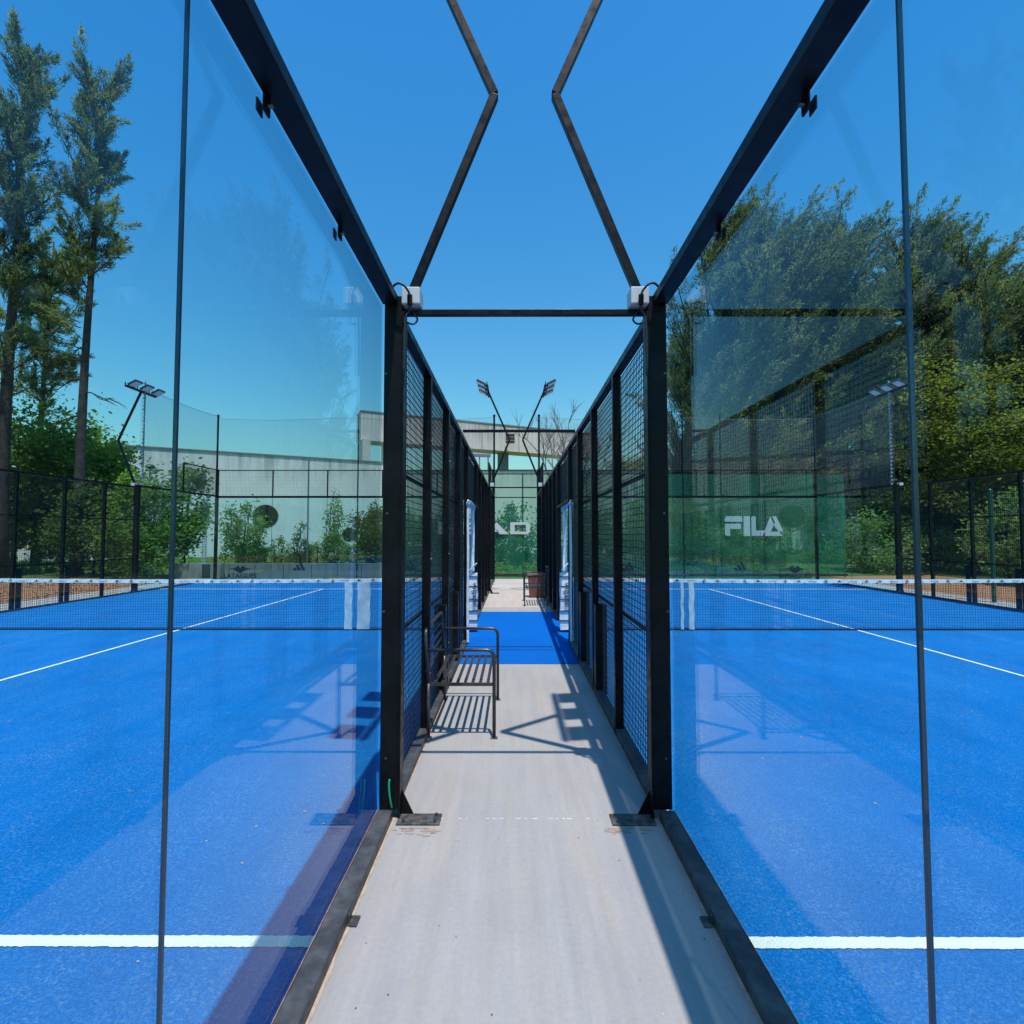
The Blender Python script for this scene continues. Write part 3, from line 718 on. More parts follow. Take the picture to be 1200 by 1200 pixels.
for s in (-1, 1):
    t = empty('ball_netting', (X(s, GL+5), YW, 4), 'fine ball netting stretched above the far end wall of the %s court' % SIDE[s], 'netting', 'ball netting')
    def backnet(m):
        d0, d1 = GL-.1, OUT+.12; cnt = int((d1-d0)/.055)
        def sag(d):
            a = GL-.1; h = ((d-a) % 5.5)/5.5; return 6.0-.10*math.sin(math.pi*h)
        for i in range(cnt):
            d = d0+(d1-d0)*i/cnt; m.bar((X(s,d), YW+.05, 4.0), (X(s,d+.02*math.sin(i*.2)), YW+.05, sag(d)), .0032)
        for j in range(37):
            f = j/36
            for k in range(12):
                da, db = d0+(d1-d0)*k/12, d0+(d1-d0)*(k+1)/12
                m.bar((X(s,da), YW+.053, 4+(sag(da)-4)*f), (X(s,db), YW+.053, 4+(sag(db)-4)*f), .0032 if j < 36 else .012)
    part(t, 'net_panel', M['grey_cord'], backnet, kind='stuff')
    def sidenet(m):
        d = OUT+.1; y0, y1 = YP2+.1, YW; cnt = int((y1-y0)/.055)
        for i in range(cnt):
            y = y0+(y1-y0)*i/cnt; m.bar((X(s,d), y, 3.15), (X(s,d), y, 6.02-.08*math.sin(math.pi*i/cnt)), .0032)
        for j in range(53):
            f = j/52
            for k in range(4):
                ya, yb = y0+(y1-y0)*k/4, y0+(y1-y0)*(k+1)/4
                m.bar((X(s,d)+.003, ya, 3.15+(2.87-.08*math.sin(math.pi*k/4))*f), (X(s,d)+.003, yb, 3.15+(2.87-.08*math.sin(math.pi*(k+1)/4))*f), .0032 if j < 52 else .012)
    part(t, 'net_panel', M['grey_cord'], sidenet, kind='stuff')

# ---------------------------------------------------------------- green windscreen with lettering
YS = 20.9
t = empty('windscreen_fence', (4, YS, 0), 'translucent green windscreen fence behind the courts printed with HEAD and FILA', 'windscreen')
sx0, sx1 = P(462, 600, YS).x, P(990, 600, YS).x
zt = 4.06
def sheetmesh(m, z0, z1, y=YS):
    K = 120
    for k in range(K+1):
        x = sx0+(sx1-sx0)*k/K
        for j in range(9):
            z = z0+(z1-z0)*j/8; m.v.append((x, y+.025*math.sin(k*.7+j*.5)+.02*math.sin(k*.23-j), z+(.02*math.sin(k*.8) if j in (0,) else 0)))
    for k in range(K):
        for j in range(8): q = k*9+j; m.f.append((q, q+9, q+10, q+1))
part(t, 'fabric', M['screen'], lambda m: sheetmesh(m, .10, zt), smooth=True)
part(t, 'top_wire', M['black'], lambda m: m.box(sx0, sx1, YS+.06, YS+.10, zt, zt+.035))
part(t, 'bottom_rail', M['bark'], lambda m: m.box(sx0, sx1, YS-.10, YS-.06, .05, .13))
xx = sx0
while xx <= sx1+.1:
    part(t, 'post', M['green_post'], lambda m: m.tube([(xx, YS+.1, 0), (xx, YS+.1, zt+.05)], .03, 8)); xx += (sx1-sx0)/7
# block letters (outline polygons in a unit box)
def glyph(parts, x0, x1, z0, z1, italic=0):
    def f(m):
        for poly in parts:
            m.prism([(x0+(x1-x0)*a, z0+(z1-z0)*b) for a, b in poly], YS-.058, YS-.052)
    part(t, 'letter', M['white_print'], f)
def LZ(px, py): p = P(px, py, YS); return p.x, p.z
H = [[(0,0),(.28,0),(.28,1),(0,1)],[(.72,0),(1,0),(1,1),(.72,1)],[(.28,.36),(.72,.36),(.72,.62),(.28,.62)]]
E = [[(0,0),(.28,0),(.28,1),(0,1)],[(.28,.0),(1,0),(1,.22),(.28,.22)],[(.28,.40),(.9,.40),(.9,.60),(.28,.60)],[(.28,.78),(1,.78),(1,1),(.28,1)]]
A = [[(0,0),(.24,0),(.52,.72),(.64,1),(.30,1)],[(.64,1),(.40,1),(.76,0),(1.06,0)],[(.24,.2),(.72,.2),(.66,.38),(.31,.38)]]
D = [[(0,0),(.22,0),(.22,1),(0,1)],[(.22,0),(.88,0),(1,.18),(.22,.24)],[(.22,.76),(1,.82),(.88,1),(.22,1)],[(.80,.2),(1,.18),(1,.82),(.80,.8)]]
for g, xa, xb in ((H,514,535),(E,538,557),(A,560,594),(D,598,621)):
    (xa_, z0_), (xb_, z1_) = LZ(xa, 626), LZ(xb, 612); glyph(g, xa_, xb_, z0_, z1_)
F_ = [[(0,.72),(1,.72),(1,1),(.12,1),(0,.9)],[(0,.36),(.92,.36),(.92,.62),(0,.62)],[(0,.04),(.14,0),(.30,0),(.30,.36),(0,.36)]]
I_ = [[(0,0),(1,0),(1,1),(.15,1),(0,.9)]]
L_ = [[(0,0),(.34,0),(.34,1),(.1,1),(0,.92)],[(.34,0),(1,0),(1,.28),(.34,.28)]]
A_ = [[(0,0),(.32,0),(.62,.70),(.48,1),(.40,1)],[(.40,1),(.68,1),(1,.3),(1,0),(.62,.45)],[(.32,0),(1,0),(.96,.22),(.42,.22)]]
for g, xa, xb in ((F_,849,869),(I_,871,878),(L_,880,895),(A_,893,916)):
    (xa_, z0_), (xb_, z1_) = LZ(xa, 628), LZ(xb, 605); glyph(g, xa_, xb_, z0_, z1_)

# ---------------------------------------------------------------- low wall, white wall, concrete structure
t = empty('low_concrete_wall', (-9, 20.6, 0), 'low grey concrete wall with dark posts behind the left court', 'wall')
part(t, 'wall', M['low_wall'], lambda m: m.box(P(218,0,20.5).x, sx0-.1, 20.5, 20.65, -.05, .55), .01)
for px in (254, 284, 313, 345, 376, 405, 432):
    xq = P(px, 0, 20.5).x; part(t, 'joint', M['lamp_black'], lambda m: m.box(xq-.012, xq+.012, 20.494, 20.5, .0, .54))
part(t, 'dark_panel', M['lamp_black'], lambda m: m.box(P(254,0,20.45).x, P(262,0,20.45).x, 20.44, 20.49, 0, .52))

def holed_wall(name, a, b, h, thick, holes, mt, parent, z0=0):
    a, b = Vector(a), Vector(b); L = (b-a).length; ang = math.atan2(b.y-a.y, b.x-a.x)
    cu = bpy.data.curves.new('w', 'CURVE'); cu.dimensions = '2D'; cu.fill_mode = 'BOTH'; cu.extrude = thick/2
    def sp(pts):
        s = cu.splines.new('POLY'); s.points.add(len(pts)-1)
        for i, p in enumerate(pts): s.points[i].co = (p[0], p[1], 0, 1)
        s.use_cyclic_u = True
    sp([(0,z0),(L,z0),(L,h),(0,h)])
    for (u, z, r) in holes: sp([(u+r*math.cos(2*math.pi*k/40), z+r*math.sin(2*math.pi*k/40)) for k in range(40)])
    o = bpy.data.objects.new('w', cu); col.objects.link(o); bpy.context.view_layer.update()
    me = bpy.data.meshes.new_from_object(o); bpy.data.objects.remove(o)
    me.transform(Matrix.Rotation(R(90), 4, 'X')); me.transform(Matrix.Rotation(ang, 4, 'Z')); me.transform(Matrix.Translation(a - parent.location))
    me.materials.clear(); me.materials.append(mt); me.name = name
    w_ = bpy.data.objects.new(name, me); link(w_, parent)
    ex = Vector((math.cos(ang), math.sin(ang), 0)); nr = Vector((-math.sin(ang), math.cos(ang), 0))
    for (u, z, r) in holes:
        c = a + ex*u + Vector((0,0,z)) + nr*.05
        m = MB(); m.tube([c+nr*.12, c+nr*.16], r*1.02, 32)
        wi = m.build('window', M['dark_glass'], parent); wi.data.transform(Matrix.Translation(-parent.location))
        m = MB(); ring = [c-nr*.14+ex*math.cos(2*math.pi*k/32)*r+Vector((0,0,1))*math.sin(2*math.pi*k/32)*r for k in range(33)]
        m.tube(ring, .05, 6, False); fr = m.build('frame', M['low_wall'], wi); fr.data.transform(Matrix.Translation(-parent.location))
        m = MB(); 
        for q in (-.33, .33): m.bar(c+nr*.08+ex*r*q-Vector((0,0,r*.93)), c+nr*.08+ex*r*q+Vector((0,0,r*.93)), .05)
        m.bar(c+nr*.08-ex*r, c+nr*.08+ex*r, .05)
        mu = m.build('mullion', M['lamp_black'], wi); mu.data.transform(Matrix.Translation(-parent.location))
    return w_
pa = P(20, 600, 28.5); pb = P(452, 600, 38); pa.z = pb.z = 0
t = empty('boundary_wall', (pa.x, pa.y, 0), 'long stained white wall with two round windows behind the left court trees', 'wall')
def onwall(px, py, a, b):
    # intersection of the sight line with the wall plane
    d = P(px, py, 1.0) - Vector((0,0,CAMZ)); o = Vector((0,0,CAMZ)); e = (b-a).normalized(); n = Vector((-e.y, e.x, 0))
    k = (a-o).dot(n)/d.dot(n); q = o+d*k; return (q-a).dot(e), q.z
h1 = (*onwall(311, 605.5, pa, pb), .78); h2 = (*onwall(409, 627, pa, pb), .52)
holed_wall('wall', pa, pb, 6.85, .3, [h1, h2], M['wall'], t)
part(t, 'coping', M['low_wall'], lambda m: m.bar(pa+Vector((0,0,6.87)), pb+Vector((0,0,6.87)), .42, .08))
pc = P(452.5, 600, 38.3); pd = P(1000, 600, 38.3); pc.z = pd.z = 0
t = empty('boundary_wall', (pc.x, pc.y, 0), 'pale wall with a round window seen through the green windscreen', 'wall')
h3 = (*onwall(945, 610, pc, pd), .95)
holed_wall('wall', pc, pd, 6.3, .3, [h3], M['wall'], t)
part(t, 'coping', M['low_wall'], lambda m: m.bar(pc+Vector((0,0,6.32)), pd+Vector((0,0,6.32)), .42, .08))

ba = P(423, 482, 42); bb = P(700, 506, 52); bbot = P(423, 516, 42).z
ba.z = bb.z = 0
t = empty('concrete_gantry', (ba.x, ba.y, 0), 'raised weathered concrete beam on columns above the walkway end', 'concrete structure')
ztop = P(423, 482, 42).z
e = (bb-ba).normalized(); nn = Vector((-e.y, e.x, 0))
part(t, 'beam', M['beam'], lambda m: m.bar(ba+Vector((0,0,(ztop+bbot)/2))+nn*1.0, bb+Vector((0,0,(ztop+bbot)/2))+nn*1.0, 2.0, ztop-bbot), .03)
part(t, 'beam_cap', M['low_wall'], lambda m: m.bar(ba+Vector((0,0,ztop+.05))+nn*1.0, bb+Vector((0,0,ztop+.05))+nn*1.0, 2.1, .1))
L = (bb-ba).length
part(t, 'column', M['beam'], lambda m: m.bar(ba+e*.33, ba+e*.33+Vector((0,0,bbot)), .62, 1.6, (nn.x, nn.y, 0)))
part(t, 'column', M['beam'], lambda m: m.bar(ba+e*2.2+nn*1, ba+e*2.2+nn*1+Vector((0,0,bbot)), .5, .8, (nn.x, nn.y, 0)))
part(t, 'column', M['low_wall'], lambda m: m.bar(ba+e*L*.57+nn, ba+e*L*.57+nn+Vector((0,0,bbot)), .75, .8, (nn.x, nn.y, 0)))
part(t, 'beam_joint', M['low_wall'], lambda m: [m.bar(ba+e*L*f-nn*.004+Vector((0,0,bbot+.02)), ba+e*L*f-nn*.004+Vector((0,0,ztop-.02)), .05, .02, (nn.x,nn.y,0)) for f in (.14,.3,.46,.62,.78)])
q = P(598, 515, 47.8)
part(t, 'louvre_vent', M['lamp_black'], lambda m: [m.box(q.x-.4, q.x+.4, q.y-.9, q.y-.5, q.z-.45+k*.3, q.z-.25+k*.3) for k in range(3)])
# purple steel walkway seen under the beam
t = empty('steel_footbridge', (P(565,0,46).x, 46, 0), 'thin purple grey steel frame seen under the concrete beam', 'steel frame')
fa, fb = P(530, 533, 46), P(575, 534, 46)
part(t, 'deck_beam', M['cladding'], lambda m: m.bar(fa, fb, .25, .25))
for px in (536, 552, 562, 572):
    pq = P(px, 534, 46); part(t, 'upright', M['cladding'], lambda m: m.bar((pq.x, 46, 0), (pq.x, 46, pq.z), .1))

# small extras at the back left: security lamp and perforated pole
pl = P(176, 551, 24); t = empty('bracket_lamp', (pl.x, 24, 0), 'small dark lamp on a bracketed pole in front of the stained wall', 'lamp')
part(t, 'pole', M['alu'], lambda m: m.tube([(pl.x, 24, 0), (pl.x, 24, pl.z)], .04, 8))
part(t, 'bracket', M['lamp_black'], lambda m: m.bar((pl.x-.2, 24, pl.z), (pl.x+.6, 24, pl.z), .06))
part(t, 'lamp_head', M['lamp_black'], lambda m: m.ball((pl.x, 24, pl.z+.16), .2, 10, 6, (1,1,.6)), smooth=True)
pl = P(241, 572, 24); o = MB()
for k in range(28): o.box(pl.x-.07, pl.x+.07, 23.97, 24.03, .12*k, .12*k+.075)
o.box(pl.x-.09, pl.x-.072, 23.97, 24.03, 0, 3.4); o.box(pl.x+.072, pl.x+.09, 23.97, 24.03, 0, 3.4)
tag(o.build('perforated_post', M['box']), 'pale perforated post standing right of the leafy bush', 'post')
o = MB(); pg = P(1160, 575, 13.2); o.tube([(pg.x, 13.2, -.03), (pg.x, 13.2, pg.z)], .05, 10).ball((pg.x, 13.2, pg.z), .055, 10, 5)
tag(o.build('green_post', M['green_post']), 'green painted post just outside the right court fence', 'post')
o = MB(); pg = P(362, 536, 22); o.tube([(pg.x, 22, 0), (pg.x, 22, pg.z)], .035, 8)
tag(o.build('thin_post', M['alu']), 'thin grey post behind the left end wall between the shrubs', 'post')
# stone edging along the hedge at the right
o = MB(.01); o.box(12.6, 34, 26.6, 26.8, -.05, .16)
tag(o.build('stone_edging', M['slab']), 'pale stone edging in front of the low hedge at the right', 'edging')

# ---------------------------------------------------------------- plants
def blades(C, D, ln, wd, spread, droop=0):
    """needle-like quads at centres C along directions D"""
    n = len(C); D = D + rng.normal(0, spread, (n,3)); D[:,2] -= droop; D /= np.linalg.norm(D, axis=1)[:,None]
    S = np.cross(D, rng.normal(0, 1, (n,3))); S /= np.linalg.norm(S, axis=1)[:,None]
    l = (ln*rng.uniform(.6, 1.3, n))[:,None]; w2 = (wd*rng.uniform(.6, 1.3, n))[:,None]/2
    return np.stack([C-S*w2*.7, C+S*w2*.7, C+D*l+S*w2*.45, C+D*l-S*w2*.45], axis=1)
def leaves(C, size, up=.5, aspect=.55):
    n = len(C); D = rng.normal(0, 1, (n,3)); D[:,2] *= .6; D /= np.linalg.norm(D, axis=1)[:,None]
    Nn = rng.normal(0, 1, (n,3)); Nn[:,2] += up*2; S = np.cross(D, Nn); S /= np.linalg.norm(S, axis=1)[:,None]
    l = (size*rng.uniform(.6, 1.35, n))[:,None]; w2 = l*aspect/2
    return np.stack([C-D*l*.5, C+S*w2, C+D*l*.5, C-S*w2], axis=1)
def feathery_crown(H, h0, rad, lean=(.25,0), nb=90, seed=1, ln=.42, wd=.04, dens=1.0, gap=.0, up=.75, prof=None, plume=3.0, plen=1.0):
    """returns leaf quads and branch polylines; plumes point up and outward, leaning"""
    rg = np.random.default_rng(seed); Q = []; B = []
    for i in range(nb):
        f = (i+rg.uniform(0,1))/nb; z = h0+(H-h0)*f**.85
        if rg.uniform() < gap: continue
        az = rg.uniform(0, 2*math.pi); p = prof(f) if prof else (1-f)**.55*(.55+.45*math.sin(min(1,f*3)*math.pi/2))
        L = rad*p*rg.uniform(.55, 1.1)+.5
        dirv = np.array([math.cos(az)+lean[0], math.sin(az)+lean[1], up*rg.uniform(.6,1.3)+f*.6]); dirv /= np.linalg.norm(dirv)
        base = np.array([lean[0]*.06*z*f, 0, z-.25*L]); pts = []
        K = 7
        for k in range(K+1):
            s_ = k/K; pts.append(base + dirv*L*s_ + np.array([lean[0]*.25*L*s_*s_, 0, .16*L*s_*s_]))
        B.append(pts)
        # plumes along the outer part: long tapering brushes, mostly swept one way
        npl = max(4, int(L*plume))
        for q in range(npl):
            s_ = .15+.85*(q+rg.uniform(0,1))/npl; c = base + dirv*L*s_ + np.array([lean[0]*.25*L*s_*s_, 0, .16*L*s_*s_])
            pd_ = dirv*.7 + rg.normal(0,.38,3) + np.array([lean[0]*1.2, lean[1], .35]); pd_ /= np.linalg.norm(pd_)
            pl_ = rg.uniform(.7, 1.5)*plen; m = int(60*dens)
            tt = rg.uniform(0, 1, m)[:,None]; rr = .17*(1-tt*.86)*plen
            C = c + pd_*pl_*tt + rg.normal(0, 1, (m,3))*rr
            Q.append(blades(C, np.repeat(pd_[None], m, 0), ln, wd, .55))
    return np.concatenate(Q), B
def leafy_crown(center, rads, n, size, seed=1, clumps=40, shell=.55, aspect=.55, csize=.22):
    rg = np.random.default_rng(seed); c = []
    for i in range(clumps):
        d = rg.normal(0,1,3); d /= np.linalg.norm(d); r = rg.uniform(shell, 1.02)
        cc = np.array(center)+d*np.array(rads)*r; m = int(n/clumps*rg.uniform(.5,1.5))
        c.append(cc + rg.normal(0,1,(m,3))*np.array(rads)*csize*rg.uniform(.6,1.2)*np.array([1,1,.75]))
    return leaves(np.concatenate(c), size, aspect=aspect)
def trunk_mb(H, r, lean=0, B=None, br=.035, seed=0, wob=.15):
    m = MB(); rg = random.Random(seed); K = 12; pts = []; rs = []
    for k in range(K+1):
        f = k/K; pts.append((lean*.06*H*f*f + wob*math.sin(f*5+seed)*f, wob*math.sin(f*4+seed*2)*f, H*f)); rs.append(r*(1-.82*f)*(1+.25*max(0,.08-f)/.08))
    m.tube(pts, rs, 8)
    if B:
        for b in B:
            L = (Vector(b[-1])-Vector(b[0])).length
            m.tube([tuple(p) for p in b], [max(.012, br*(1-.8*k/(len(b)-1))*min(1.6, L/2.2)) for k in range(len(b))], 5, False)
    return m
def tree(name, loc, crown_q, tm, leafmat, lab, cat='tree', grp=None, rz=0, sc=1.0):
    t = empty(name, loc, lab, cat, grp, rz); t.scale = (sc,)*3
    o = tm.build('trunk', M['bark'], t, smooth=True)
    me = quads('crown', crown_q, leafmat); c = bpy.data.objects.new('crown', me); link(c, t)
    return t
def tree_copy(src, loc, lab, rz, sc, leafmat=None):
    c = copy_tree(src); c.location = loc; c.rotation_euler.z = rz; c.scale = (sc,)*3; c['label'] = lab
    return c
def gp(px, Y, z=0): p = P(px, 600, Y); p.z = z; return p

# tall thin trees at the left
def prof_tall(f): return (.62+.30*math.sin(f*14+1.0)+.18*math.sin(f*29))*(1 if f < .85 else .75)
q, B = feathery_crown(20.9, 12.2, 1.75, (.12,0), 66, 11, .19, .05, 1.6, .25, 1.0, prof_tall, 3.2, .7)
q2, B2 = feathery_crown(13.5, 9.0, 1.5, (-.9,0), 12, 17, .19, .05, 1.5, .1, .5, prof_tall, 3.2, .7)
q = np.concatenate([q, q2]); B += B2
tm = trunk_mb(21.0, .22, .25, B, .04, 3, .25)
# bare twigs low on the trunk
rg = random.Random(8)
for z, az, L in ((8.2,2.9,2.0),(9.0,3.4,2.6),(7.6,.2,1.0),(6.6,3.0,1.2),(9.6,2.6,2.2)):
    p = Vector((.0,0,z)); d = Vector((math.cos(az), math.sin(az), -.15)); pts = [p+d*L*k/6+Vector((0,0,.12*math.sin(k))) for k in range(7)]
    tm.tube(pts, [.035*(1-.12*k) for k in range(7)], 5, False)
    for k in range(2,7):
        for u in range(2):
            dd = Vector((d.x+rg.uniform(-.6,.6), d.y+rg.uniform(-.6,.6), rg.uniform(-.7,.4))).normalized(); tm.tube([pts[k], pts[k]+dd*.35, pts[k]+dd*.7+Vector((0,0,-.1))], [.015,.011,.007], 4, False)
tree('tall_feathery_tree', gp(92, 22), q, tm, M['casuarina'], 'tall slender tree with a bare lower trunk, right of the two at the left edge', grp='tall thin trees at the left edge')
q, B = feathery_crown(21.5, 7.5, 1.75, (.1,0), 84, 12, .19, .05, 1.6, .25, .8, prof_tall, 3.0, .7)
tree('tall_feathery_tree', gp(2, 21), q, trunk_mb(21, .27, .1, B, .045, 5, .2), M['casuarina_dark'], 'thick trunked tall tree cut by the left edge of the photo', grp='tall thin trees at the left edge')
q, B = feathery_crown(15.5, 8.0, 2.3, (.1,0), 44, 15, .22, .06, 1.4, .25, .8, prof_tall, 3.0, .8)
tree('tall_feathery_tree', gp(44, 27), q, trunk_mb(17, .2, .1, B, .04, 9, .2), M['casuarina'], 'shorter feathery tree standing behind and between the two tall left trunks', grp='tall thin trees at the left edge')

# dense feathery trees at the right
def prof_wide(f): return (.6+.4*math.sin(math.pi*min(1, f*1.2)))*(1-.38*f**2.5)
srcs = []
for k, (seed, H_, rad) in enumerate(((21, 20, 6.8), (22, 20, 7.6), (23, 20, 6.6))):
    q, B = feathery_crown(H_, 2.4, rad, (.42,0), 140, seed, .20, .062, 1.75, .08, .72, prof_wide, 2.0, 1.35)
    srcs.append((q, B, H_, rad))
rt = [  # px, ytop, Y, source, label
 (852, 262, 32, 0, 'dense feathery tree whose leaning top touches the right glass rail'),
 (905, 262, 31, 1, 'broad feathery tree second from the left in the right hand row'),
 (990, 262, 30, 2, 'feathery tree with a leaning plumed top in the middle of the right pane'),
 (1075, 272, 29, 0, 'dense dark feathery tree directly behind the right glass seam'),
 (1145, 300, 27, 1, 'dark feathery tree right of the glass seam with several pointed tips'),
 (1215, 345, 25, 2, 'feathery tree cut by the right edge of the photo'),
 (1290, 330, 27, 1, 'feathery tree beyond the right edge, next in the row'),
]
made = {}
for px, yt, Y, si, lab in rt:
    top = P(px, yt, Y).z; sc = top/(20*1.06)
    if si not in made:
        q, B, H_, rad = srcs[si]
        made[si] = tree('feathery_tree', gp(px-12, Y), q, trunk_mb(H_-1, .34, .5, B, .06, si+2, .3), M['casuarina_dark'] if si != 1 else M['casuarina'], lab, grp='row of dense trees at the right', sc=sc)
    else: tree_copy(made[si], gp(px-12, Y), lab, 0, sc)
for px, Y, sc, rz, si, lab in ((806, 36, .72, .9, 1, 'lowest feathery tree at the left end of the right hand row, beside the mast'), (860, 40, .82, .3, 2, 'smaller feathery tree filling the gap behind the right hand row, left one'), (960, 39, .80, -.3, 0, 'smaller feathery tree behind the right hand row, middle one'), (1045, 38, .80, .2, 1, 'smaller feathery tree behind the glass seam in the right hand row'), (1180, 35, .70, -.2, 2, 'smaller feathery tree behind the right end of the row')):
    tree_copy(made[si], gp(px, Y), lab, rz, sc)

for x_, y_, sc, rz, si, lab in ((33, 21, .72, .4, 0, 'feathery tree past the right edge of the view, beside the hedge'), (36, 13, .70, -.5, 2, 'feathery tree past the right edge, farther along the clay court'), (38, 5, .74, .8, 1, 'last feathery tree of the row, well past the right edge'), (-27, 14, .70, 2.6, 0, 'feathery tree past the left edge, nearer than the two tall trunks'), (-29, 6, .66, 3.4, 2, 'feathery tree far past the left edge of the view')):
    tree_copy(made[si], Vector((x_, y_, 0)), lab, rz, sc)
# yellow-green spreading trees
def layered(seed, H_, rad, n=15000, size=.17, trunk_r=.16, levels=9, h0=.3):
    rg = np.random.default_rng(seed); C = []; tm = trunk_mb(H_*.92, trunk_r, .2, None, seed=seed)
    for i in range(levels*4):
        f = h0+(1-h0)*rg.uniform(0,1); az = rg.uniform(0,2*math.pi); L = rad*(1-.5*f)*rg.uniform(.5,1.1)
        z = H_*f; e_ = np.array([math.cos(az)*L, math.sin(az)*L, z+.12*L]); tm.tube([(0,0,z-.3*L), tuple(e_*.5+np.array([0,0,z-.25*L])*.5), tuple(e_)], [.05,.035,.012], 5, False)
        m = int(n/(levels*4)); tt = rg.uniform(.2,1.1,m)[:,None]
        C.append(np.array([0,0,z-.2*L])*(1-tt)+e_*tt+rg.normal(0,1,(m,3))*np.array([.34,.34,.16])*(rad/3))
    return leaves(np.concatenate(C), size, .8), tm
q, tm = layered(31, 9.0, 4.0, 9000, .17)
ty = tree('spreading_tree', gp(1140, 22.5), q, tm, M['yellow_leaf'], 'bright yellow green tree with drooping layers right of the glass seam', grp='yellow green trees at the right')
tree_copy(ty, gp(1225, 21), 'yellow green tree at the right edge above the fence', 2.0, .72)
tree_copy(ty, gp(1085, 27), 'yellow green crown showing between the dark trees near the glass seam', 4.0, .85)
q, tm = layered(33, 8.2, 3.6, 12000, .17)
to = tree('spreading_tree', gp(740, 44), q, tm, M['leaf_pale'], 'olive green tree seen through the right wire fence above the green screen', grp='olive trees behind the green screen')
tree_copy(to, gp(790, 43), 'olive green tree beside the dark row, above the green screen', 1.2, 1.0)
tree_copy(to, gp(868, 34), 'olive green tree behind the ball netting at the right', 2.6, .95)
tree_copy(to, gp(925, 33), 'second olive green tree behind the ball netting', 3.9, .92)

# bare tree behind the green screen
def bare():
    m = MB(); rg = random.Random(5)
    def rec(p, d, L, r, n):
        pts = [p]; q = p
        for k in range(4):
            d = (d + Vector((rg.uniform(-.16,.16), rg.uniform(-.16,.16), rg.uniform(-.04,.12)))).normalized(); q = q + d*L/4; pts.append(q)
        m.tube(pts, [r*(1-.12*k) for k in range(5)], 5, False)
        if n == 0: return
        for i in range(3 if n > 1 else 4):
            dd = (d + Vector((rg.uniform(-.75,.75), rg.uniform(-.75,.75), rg.uniform(-.15,.45)))).normalized(); rec(pts[rg.choice((2,3,4))], dd, L*rg.uniform(.6,.8), r*.55, n-1)
    for k in range(4): rec(Vector((0,0,2.0)), Vector((rg.uniform(-.7,.5), rg.uniform(-.4,.4), 1)).normalized(), 3.3, .13, 4)
    m.tube([(0,0,0),(0,0,1),(0,0,2.2)], [.24,.2,.17], 8)
    return m
o = bare().build('bare_tree', M['bark_pale'], smooth=True); o.location = gp(672, 36)
tag(o, 'leafless tree with fine branches right of the concrete beam, above the green screen', 'tree')

# broadleaf trees and bushes behind the left court
def bushy(loc, H_, rad, n, size, lab, m, seed, clumps=36, name='leafy_tree', cat='tree', grp=None, tr=.08, c0=.55):
    q = leafy_crown((0,0,H_*c0), (rad, rad*.9, H_*(1-c0)), n, size, seed, clumps)
    rg = np.random.default_rng(seed); B = []
    for i in range(14):
        d = rg.normal(0,1,3); d /= np.linalg.norm(d); e_ = np.array([0,0,H_*c0])+d*np.array([rad,rad,H_*(1-c0)])*.85; b0 = np.array([0,0,H_*c0*.5])
        B.append([b0, b0*.5+e_*.5+rg.normal(0,.1,3), e_])
    return tree(name, loc, q, trunk_mb(H_*.8, tr, 0, B, .03, seed, .08), m, lab, cat, grp)
G1 = 'leafy trees behind the left court'
bushy(gp(18, 24), 7.8, 3.2, 15000, .22, 'dense leafy tree filling the left edge under the tall trunks', M['leaf_dark'], 41, 46, grp=G1, tr=.12)
bushy(gp(75, 25.5), 7.2, 2.7, 12000, .22, 'leafy tree around the bare slender trunk at the left', M['leaf'], 42, 40, grp=G1, tr=.1)
bushy(gp(118, 26.5), 6.9, 1.9, 4200, .24, 'thin leafy branch crown just left of the outer floodlight mast', M['leaf'], 43, 22, grp=G1, tr=.07, c0=.72)
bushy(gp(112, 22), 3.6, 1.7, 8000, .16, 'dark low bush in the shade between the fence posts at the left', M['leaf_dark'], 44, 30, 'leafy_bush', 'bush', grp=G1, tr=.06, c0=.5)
bushy(gp(172, 20.6), 4.0, 1.35, 9500, .15, 'bright green bush behind the outer left floodlight mast', M['leaf'], 45, 40, 'leafy_bush', 'bush', grp=G1, tr=.06, c0=.48)
bushy(gp(218, 21.5), 4.2, 1.1, 4500, .17, 'loose bright green bush right behind the left glass seam', M['leaf'], 46, 24, 'leafy_bush', 'bush', grp=G1, tr=.05, c0=.55)
bushy(gp(286, 22.2), 3.0, .78, 4600, .13, 'small round green tree in front of the larger round window', M['leaf'], 47, 30, 'small_tree', 'tree', grp=G1, tr=.045, c0=.52)
G2 = 'shrubs behind the low wall'
